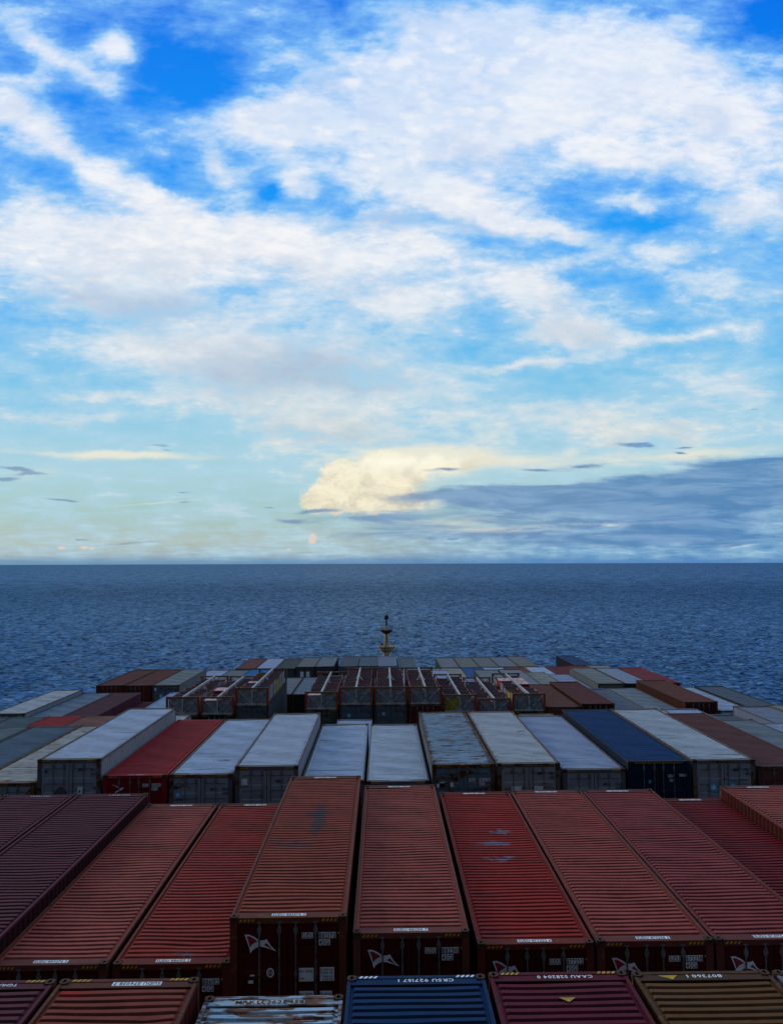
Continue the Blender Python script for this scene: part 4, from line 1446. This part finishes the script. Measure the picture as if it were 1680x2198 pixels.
# ================================================================ ROW F
for k, H, c, lab, dt, o in [
    (-9, 10.57, 'brown', "outer dark brown container on the far left with white stickers on its doors", 2, dict(dx=0.0)),
    (-8, 10.60, 'brown', "dark brown container between the outer brown one and the grey-white one", 2, {}),
    (-7, 10.61, 'beige', "grey-white container with a blue star on its door, right of the two dark brown ones", 2, dict(side=(0.14, 0.16, 0.17), col=(0.22, 0.24, 0.25))),
    (-6, 11.7, 'rusty', "rust-stained low roof between the grey-white container and the racks", 0, {}),
    (-5, 11.7, 'white', "white roof glimpsed through the leftmost open frame", 0, {}),
    (-4, 11.7, 'white', "white roof glimpsed through the second open frame from the left", 0, {}),
    (-3, 11.54, 'grey', "pale grey roof in the gap between the open frames, left of the blue-grey one", 1, dict(side=(0.02, 0.025, 0.03))),
    (-2, 11.54, 'slate', "blue-grey roof in the gap between the open frames", 1, dict(side=(0.015, 0.02, 0.025), col=(0.14, 0.19, 0.25))),
    (-1, 11.4, 'lilac', "pale roof showing through the far end of the frame rack right of the gap", 0, {}),
    (0, 11.6, 'dkgreen', "dark container behind the fifth open frame", 0, {}),
    (1, 10.95, 'lilac', "pale lilac roof behind the frame rack below the mast", 0, dict(dx=0.04)),
    (2, 10.95, 'lilac', "pale lilac roof behind the frame rack above the red doors", 0, {}),
    (3, 10.95, 'lilac', "pale lilac roof behind the eighth open frame", 0, {}),
    (4, 11.7, 'lilac', "lower pale roof behind the lowest open frame", 0, {}),
    (5, 10.92, 'grey', "tall grey-blue container, left of a similar one, dark left side showing", 0, dict(side=(0.05, 0.065, 0.06), col=(0.20, 0.23, 0.25))),
    (6, 10.90, 'grey', "tall pale grey container with rusty near edge, right of the grey-blue one", 1, dict(side=(0.04, 0.035, 0.025), col=(0.23, 0.26, 0.29))),
    (7, 11.25, 'beige', "beige roof right of the pale grey container with rusty near edge", 0, {}),
    (8, 11.5, 'lilac', "lilac-grey roof sunk left of the tall lichen-grey container", 0, {}),
    (9, 10.85, 'beige', "tall lichen-grey container with its left side showing, right half of the ship", 1, dict(side=(0.14, 0.16, 0.155), col=(0.26, 0.28, 0.27), rust=0.4)),
    (10, 10.86, 'lilac', "lilac-white container between the lichen-grey one and the red one", 1, dict(side=(0.03, 0.03, 0.03), col=(0.30, 0.345, 0.46))),
    (11, 10.83, 'crim', "outermost bright red container on the right against the sea", 1, dict(side=(0.05, 0.006, 0.008), col=(0.24, 0.026, 0.032))),
]:
    r, d = container('F', k, H, c, lab, GF, detail=dt, flat=k in (-9, -8, -3, -2, 5, 6, 10, 11), **o)
    if k == -7:
        emblem_star(d[0], h, .58, -.80, .42, word=False)
        plate('sticker', d[0], h, [('r', .20, .38, -.50, -.26, 0)], [M_WHITE])
        mk(d[1], h, "MSKU", "602 331 8", "45G1", -.42)

# ================================================================ ROW G
for k, H, c, lab, o in [
    (-9, 12.4, 'beige', "far beige roof edge behind the two dark brown containers", {}),
    (-8, 12.7, 'grey', "grey roof far behind the dark brown containers", {}),
    (-7, 12.35, 'lilac', "far lilac-grey roof behind the leftmost frame rack", {}),
    (-6, 12.35, 'grey', "far grey roof between the lilac-grey one and the bright blue one", dict(dx=-.1)),
    (-5, 12.35, 'bright', "far bright azure roof behind the raised frame rack", dict(dx=-.1)),
    (2, 12.4, 'lilac', "far pale roof right of the small lower slate one near the bow", {}),
    (3, 12.40, 'beige', "far beige-grey roof left of the far blue one", {}),
    (4, 12.36, 'beige', "far grey-beige roof against the left edge of the far blue one", {}),
    (5, 12.34, 'blue', "far blue roof behind the right-hand racks", dict(col=(0.02, 0.10, 0.30))),
    (6, 12.32, 'white', "far whitish roof between the blue one and the orange one", {}),
    (7, 12.31, 'orange', "far orange roof strip behind the pale row end", {}),
    (8, 12.30, 'white', "far light blue roof between the orange one and the dark red one", {}),
    (9, 12.28, 'dkred', "far dark red roof left of the lichen-grey container", dict(col=(0.17, 0.018, 0.026))),
    (10, 12.25, 'orange', "far small orange-red roof right of the dark red one", dict(col=(0.25, 0.04, 0.02))),
    (11, 12.2, 'beige', "far beige roof strip at the right behind the lichen-grey container", {}),
]:
    container('G', k, H, c, lab, GG, detail=0, flat=True, **o)

# ================================================================ ROW H (by the bow)
for k, H, c, lab, o in [
    (-6.2, 12.95, 'brick', "red-brown roof at the left end of the bow row", dict(col=(0.16, 0.045, 0.038))),
    (-5.17, 12.95, 'lilac', "pale lilac roof beside the red-brown one in the bow row", {}),
    (-4.16, 12.98, 'dkgreen', "dark green-grey roof in the bow row, third from its left end", dict(col=(0.06, 0.075, 0.078))),
    (-3.17, 12.80, 'beige', "beige-grey bow-row container left of the rust-blotted one, white squares on its doors", dict(col=(0.18, 0.175, 0.175), side=(0.07, 0.073, 0.07))),
    (-2.19, 12.78, 'grey', "grey bow-row container with a dark rust blot on its roof", dict(col=(0.19, 0.215, 0.25), side=(0.06, 0.065, 0.065), patch=[(0.1, 4.6, 0.9, 1.2)], patchcol=(0.06, 0.035, 0.02))),
    (-1, 12.77, 'dkgrey', "dark slate bow-row container, left of the blue-slate one", dict(col=(0.095, 0.115, 0.14))),
    (0, 12.78, 'teal', "blue-slate bow-row container left of the mast", dict(col=(0.09, 0.14, 0.18))),
    (1, 12.79, 'lilac', "smooth lilac bow-row container straight below the mast", dict(col=(0.19, 0.22, 0.31), rust=0.0, dirt=.05)),
    (2.05, 13.0, 'dkgrey', "lower slate bow-row container with a cross seam, right of the mast", dict(col=(0.11, 0.14, 0.17))),
    (4.2, 13.06, 'lilac', "grey bow-row container whose dark green left side shows beside open water", dict(col=(0.21, 0.22, 0.24), side=(0.03, 0.06, 0.05))),
    (5.2, 13.05, 'beige', "beige bow-row container second in the right-hand group", dict(col=(0.20, 0.20, 0.18))),
    (6.2, 13.03, 'beige', "beige bow-row container with two dark cross lines", dict(col=(0.19, 0.195, 0.19))),
    (7.2, 13.01, 'lilac', "lilac-grey bow-row container in the right-hand group", dict(col=(0.20, 0.22, 0.27))),
    (8.2, 12.99, 'beige', "beige bow-row container at the right end of the right-hand group", dict(col=(0.20, 0.20, 0.175))),
    (11.0, 12.93, 'navy', "lone dark blue bow-row container standing against the sea on the right", dict(col=(0.012, 0.055, 0.15), side=(0.006, 0.014, 0.03))),
]:
    r, d = container('H', k, H, c, lab, GH, detail=1, flat=True, **o)
    if k == -3.17:
        for dd, xx in zip(d, (.62, 1.38)):
            plate('sticker', dd, h, [('r', xx, xx + .42, -1.35, -.62, 0)], [M_WHITE])
# ================================================================ the ship
ship = thing('container_ship', (X0, 60, 0), "container ship seen forward from her bridge, dark steel decks between the stacks", 'ship')


def spart(name, mb, mat):
    me = mb.mesh(name)
    o = obj(name, me, mat, ship, (-X0, -60, 0))
    return o


HBM = 29.4
plan = [(-110, 25), (-100, 27.5), (-90, 29), (-60, HBM), (104, HBM), (118, 28.6), (130, 25), (142, 19), (152, 12), (160, 5), (165, 0.6)]
mb = MB()
vs = []
for (y, w) in plan:
    wl = w * (0.95 if y < 104 else max(0.05, 0.95 - (y - 104) / 61 * 0.7))
    vs += [(X0 - w, y, 21), (X0 + w, y, 21), (X0 - wl, y, -2), (X0 + wl, y, -2)]
fs = []
for i in range(len(plan) - 1):
    a, b = 4 * i, 4 * i + 4
    fs += [(a, a + 2, b + 2, b), (a + 1, b + 1, b + 3, a + 3), (a + 2, a + 3, b + 3, b + 2)]
fs += [(0, 1, 3, 2), (len(vs) - 4, len(vs) - 2, len(vs) - 1, len(vs) - 3)]
mb.add(vs, fs)
spart('hull', mb, M_HULL)
mb = MB()
vs = []
for (y, w) in plan:
    vs += [(X0 - w + .1, y, 20.9), (X0 + w - .1, y, 20.9)]
mb.add(vs, [(2 * i, 2 * i + 1, 2 * i + 3, 2 * i + 2) for i in range(len(plan) - 1)])
spart('deck', mb, M_STEELDARK)
top = {'A': 10.75, 'B': 11.25, 'C': 11.45, 'D': 13.9, 'E': 14.55, 'F': 14.7, 'G': 15.7, 'H': 16.1}
for bname, hh in top.items():
    mb = MB()
    y0 = BAYZ[bname]
    xa, xb = (-28.5, 28.5) if bname != 'H' else (-19.5, 27.6)
    if bname == 'G':
        xa, xb = -27.0, 28.0
    mb.box(X0 + xa, X0 + xb, y0 + .2, y0 + LEN - .2, 20.95, EYE - hh)  # unseen solid filler for the lower tiers, added to keep the gaps dark
    spart('stack_filler', mb, M_STEELDARK)
# accommodation block behind and around the eye
mb = MB()
mb.box(X0 - 29, X0 + 29, -14, -0.9, 20.95, EYE - 1.6)
mb.box(X0 - 24, X0 + 24, -14, -0.9, EYE - 1.6, EYE + 4.5)
mb.box(X0 - 14, X0 + 14, -13, -1.6, EYE + 4.5, EYE + 9.0)
mb.box(X0 - 4, X0 + 4, -11, -4, EYE + 9.0, EYE + 18.0)
spart('accommodation_block', mb, M_HOUSE)

# ================================================================ foremast
MZ = 150.0
msc = MZ / 2751.8


def mh(ypx):
    return EYE - (ypx - 1810) * msc


mx = X0 + 0.09
mast = thing('foremast', (mx, MZ, 21), "tan foremast with two round platforms and a lantern, against the open sea", 'mast')


def mpart(name, mb, mat, smooth=False):
    return obj(name, mb.mesh(name, smooth), mat, mast, (-mx, -MZ, -21))


mb = MB()
mb.lathe(mx, MZ, [(1.05, 21), (0.66, mh(2096)), (0.50, mh(2075)), (0.385, mh(2062)), (0.33, mh(2022)), (0.26, mh(2010)), (0.24, mh(1998))], 20)
mpart('column', mb, M_MAST, True)
mb = MB()
mb.lathe(mx, MZ, [(0.45, mh(2085)), (0.55, mh(2083)), (1.28, mh(2073)), (1.30, mh(2069)), (1.62, mh(2065)), (1.64, mh(2061)), (1.5, mh(2061)), (1.45, mh(2065.5)), (0.4, mh(2066))], 24)
lp = mpart('platform', mb, M_MAST)
mb = MB()
mb.lathe(mx, MZ, [(0.34, mh(2024)), (0.42, mh(2022.5)), (1.0, mh(2017)), (1.07, mh(2016)), (1.07, mh(2011.5)), (1.0, mh(2011.5)), (1.0, mh(2015)), (0.3, mh(2015))], 24)
up = mpart('platform', mb, M_MASTDARK)


def rail(zb, rad, hgt, par):
    mb = MB()
    n = 14
    for i in range(n):
        a = 2 * math.pi * i / n
        b_ = 2 * math.pi * (i + 1) / n
        p = (mx + rad * math.cos(a), MZ + rad * math.sin(a))
        q_ = (mx + rad * math.cos(b_), MZ + rad * math.sin(b_))
        mb.bar((*p, zb), (*p, zb + hgt), 0.05, n=5)
        for f in (1.0, 0.5):
            mb.bar((*p, zb + hgt * f), (*q_, zb + hgt * f), 0.04, n=5)
    o = obj('railing', mb.mesh('railing'), M_RACKRUST, par)
    return o


rail(mh(2011.5), 1.0, 0.75, up)
rail(mh(2061), 1.45, 0.7, lp)
mb = MB()
mb.bar((mx - 1.2, MZ, mh(2070)), (mx - 1.2, MZ, mh(2025)), 0.09, n=6)
mb.bar((mx - 1.2, MZ, mh(2040)), (mx - 0.7, MZ, mh(2044)), 0.04, n=5)
mpart('aerial', mb, M_MAST)
mb = MB()
mb.bar((mx + 1.23, MZ, mh(2070)), (mx + 1.23, MZ, mh(2047)), 0.09, n=6)
mb.bar((mx + 0.95, MZ, mh(2048)), (mx + 1.5, MZ, mh(2048)), 0.08, n=6)
mpart('aerial', mb, M_MAST)
mb = MB()
for sx in (-.13, .13):
    mb.bar((mx + sx, MZ - .62, 24), (mx + sx, MZ - .42, mh(2022)), 0.035, n=4)
for i in range(34):
    zz = 25 + i * 0.35
    yy = MZ - .62 + .2 * (zz - 24) / (mh(2022) - 24)
    if zz < mh(2023):
        mb.bar((mx - .13, yy, zz), (mx + .13, yy, zz), 0.028, n=4)
mpart('ladder', mb, M_MASTDARK)
mb = MB()
mb.lathe(mx - 0.80, MZ - .3, [(0.02, mh(2060)), (0.19, mh(2059)), (0.22, mh(2056)), (0.15, mh(2054)), (0.03, mh(2053))], 12)
mpart('floodlight', mb, M_MASTDARK)
for dxm in (-0.82, 0.78):
    mb = MB()
    mb.box(mx + dxm - .32, mx + dxm + .32, MZ - .55, MZ - .1, mh(2063), mh(2060.8))
    obj('locker', mb.mesh('locker'), M_WHITE, mast, (-mx, -MZ, -21))
mb = MB()
mb.lathe(mx, MZ, [(0.16, mh(1998)), (0.14, mh(1985)), (0.10, mh(1980))], 10)
mpart('topmast', mb, M_MASTDARK)
mb = MB()
mb.lathe(mx, MZ, [(0.08, mh(1981)), (0.26, mh(1978)), (0.34, mh(1973)), (0.33, mh(1968)), (0.2, mh(1965)), (0.07, mh(1964)), (0.06, mh(1960))], 14)
for a in range(6):
    t = a * math.pi / 3
    mb.bar((mx + .36 * math.cos(t), MZ + .36 * math.sin(t), mh(1978)), (mx + .36 * math.cos(t), MZ + .36 * math.sin(t), mh(1966)), 0.06, n=5)
mpart('lantern', mb, M_MASTDARK)
mb = MB()
mb.box(mx - .1, mx + .06, MZ - .32, MZ - .15, mh(1990), mh(1980))
mpart('navigation_light', mb, M_GLASS)
for (a, b) in ((-1.25, -2.05), (-1.22, -1.5), (1.25, 1.65), (1.28, 2.2)):
    mb = MB()
    mb.bar((mx + a, MZ, mh(2072)), (mx + b * 1.0 + (b - a) * 2.2, MZ + .5, 28), 0.035, n=4)
    mpart('stay_wire', mb, M_MASTDARK)

# ================================================================ sea


def sea():
    # rings of quads that widen with distance; waves are raised in the mesh near by
    mt, t = new_mat('sea water')
    b = principled(t)
    geo = t.n.new('ShaderNodeNewGeometry')
    P = geo.outputs['Position']
    px_, py_, pz_ = t.sep(P)
    dist = t.vmath('LENGTH', t.comb(px_, py_, 0.0))
    q = t.comb(px_, t.math('MULTIPLY', py_, 1.0), 0.0)
    w1 = t.noise(t.mapping(q, (0, 0, 0), (0, 0, 0.25), (1.0, 0.40, 1.0), 'POINT'), 0.22, 6, 0.50, 0.8)[0]
    w3 = t.noise(t.mapping(q, (9, 9, 0), (0, 0, -0.2), (0.8, 0.5, 1.0), 'POINT'), 0.045, 5, 0.50, 0.5)[0]
    w2 = t.noise(t.mapping(q, (50, 0, 0), (0, 0, -0.1), (0.9, 0.55, 1.0), 'POINT'), 0.15, 7, 0.66, 0.7)[0]
    w5 = t.noise(t.mapping(q, (50, 80, 0), (0, 0, 0.12), (1.0, 0.60, 1.0), 'POINT'), 0.026, 8, 0.70, 0.5)[0]
    w6 = t.noise(t.mapping(q, (5, 0, 0), (0, 0, 0.12), (0.55, 0.95, 1.0), 'POINT'), 0.50, 5, 0.6, 0.9)[0]
    w4 = t.noise(t.mapping(q, (9, 9, 0), (0, 0, 0.1), (0.5, 1.0, 1.0), 'POINT'), 0.004, 4, 0.6, 0.3)[0]
    hgt = t.math('ADD', t.math('MULTIPLY', w1, 2.0), t.math('MULTIPLY', w3, 5.0))
    chop = t.math('ADD', t.math('ADD', t.math('MULTIPLY', t.mr(w6, 0.38, 0.64, 0.0, 1.0, 'LINEAR'), t.mr(dist, 500, 1600, 1.0, 0.35)),
                  t.math('MULTIPLY', t.mr(w2, 0.36, 0.66, 0.0, 1.0, 'LINEAR'), t.mr(dist, 250, 900, 0.35, 0.8))),
                  t.math('MULTIPLY', t.mr(w5, 0.36, 0.64, 0.0, 1.0, 'LINEAR'), t.mr(dist, 700, 3000, 0.12, 0.8)))
    bp = t.n.new('ShaderNodeBump')
    bp.inputs['Strength'].default_value = 1.0
    bp.inputs['Distance'].default_value = 1.0
    t.put(bp.inputs['Height'], hgt)
    t.n.remove(b)
    out = [n for n in t.n if n.type == 'OUTPUT_MATERIAL'][0]
    df = t.n.new('ShaderNodeBsdfDiffuse')
    t.put(df.inputs['Color'], t.mix(t.mr(w4, 0.35, 0.65), (0.0030, 0.018, 0.060), (0.0035, 0.021, 0.070)))
    gl = t.n.new('ShaderNodeBsdfGlossy')
    gl.inputs['Roughness'].default_value = 0.20
    gl.inputs['Color'].default_value = (0.44, 0.68, 1.0, 1)
    fr = t.n.new('ShaderNodeFresnel')
    fr.inputs['IOR'].default_value = 1.33
    mx_ = t.n.new('ShaderNodeMixShader')
    for nd in (df, gl, fr):
        t.l.new(bp.outputs[0], nd.inputs['Normal'])
    # a rough sea never mirrors as a flat one would: slopes hide and shadow one another
    t.put(mx_.inputs[0], t.math('MULTIPLY', t.math('MAXIMUM', t.math('MULTIPLY_ADD', chop, 1.30, -0.26), 0.03), t.math('MULTIPLY', fr.outputs[0], SEA_GLOSS)))
    t.l.new(df.outputs[0], mx_.inputs[1])
    t.l.new(gl.outputs[0], mx_.inputs[2])
    t.l.new(mx_.outputs[0], out.inputs[0])
    # mesh
    rings = [30.0]
    while rings[-1] < 2600:
        rings.append(rings[-1] * 1.0052 + 0.12)
    while rings[-1] < SEA_R:
        rings.append(rings[-1] * 1.35)
    rings[-1] = SEA_R
    rr = np.array(rings)
    na = 700
    th = np.linspace(-0.75, 0.75, na)            # fine ahead
    x = rr[:, None] * np.sin(th)[None, :]
    y = rr[:, None] * np.cos(th)[None, :]
    z = np.zeros_like(x)
    rg = np.random.RandomState(3)
    cell = np.maximum(np.gradient(rr), rr * 1.5 / na)[:, None]
    for i in range(64):
        lam = 3.2 * (1.033 ** i)
        a = rg.normal(0.25, 0.95)
        kx, ky = 2 * math.pi / lam * math.sin(a), 2 * math.pi / lam * math.cos(a)
        amp = 0.0070 * lam ** 0.85
        fade_ = np.clip(lam / cell / 3.0 - 0.7, 0, 1)
        p = rg.uniform(0, 6.28)
        ph = kx * x + ky * y + p + 0.8 * np.sin(0.013 * x + 0.009 * y + i)
        z += amp * fade_ * (np.sin(ph) + 0.25 * np.cos(2 * ph))
    nr = len(rr)
    co = np.stack([x, y, z], -1).reshape(-1, 3)
    idx = np.arange(nr * na).reshape(nr, na)
    f = np.stack([idx[:-1, :-1], idx[:-1, 1:], idx[1:, 1:], idx[1:, :-1]], -1).reshape(-1, 4)
    # rest of the circle, coarse, plus the disc around the ship
    th2 = np.linspace(0.75, 2 * math.pi - 0.75, 60)
    r2 = np.array([30, 60, 120, 250, 500, 1000, 2000, 4000, 8000, 16000, SEA_R])
    x2 = (r2[:, None] * np.sin(th2)[None, :]).reshape(-1)
    y2 = (r2[:, None] * np.cos(th2)[None, :]).reshape(-1)
    co2 = np.stack([x2, y2, 0 * x2], -1)
    idx2 = (np.arange(len(r2) * 60) + len(co)).reshape(len(r2), 60)
    f2 = np.stack([idx2[:-1, :-1], idx2[:-1, 1:], idx2[1:, 1:], idx2[1:, :-1]], -1).reshape(-1, 4)
    co = np.concatenate([co, co2])
    f = np.concatenate([f, f2])[:, ::-1]
    me = bpy.data.meshes.new('sea')
    me.vertices.add(len(co))
    me.vertices.foreach_set('co', co.astype(np.float32).ravel())
    me.loops.add(f.size)
    me.loops.foreach_set('vertex_index', f.astype(np.int32).ravel())
    me.polygons.add(len(f))
    me.polygons.foreach_set('loop_start', np.arange(0, f.size, 4, dtype=np.int32))
    me.polygons.foreach_set('loop_total', np.full(len(f), 4, dtype=np.int32))
    me.polygons.foreach_set('use_smooth', np.ones(len(f), dtype=bool))
    me.update(calc_edges=True)
    me.materials.append(mt)
    o = bpy.data.objects.new('sea', me)
    COL.objects.link(o)
    o.rotation_euler = (TILT_PITCH, TILT_ROLL, 0)
    tag(o, "deep blue rippled open sea out to the horizon", None, None, 'structure')


sea()
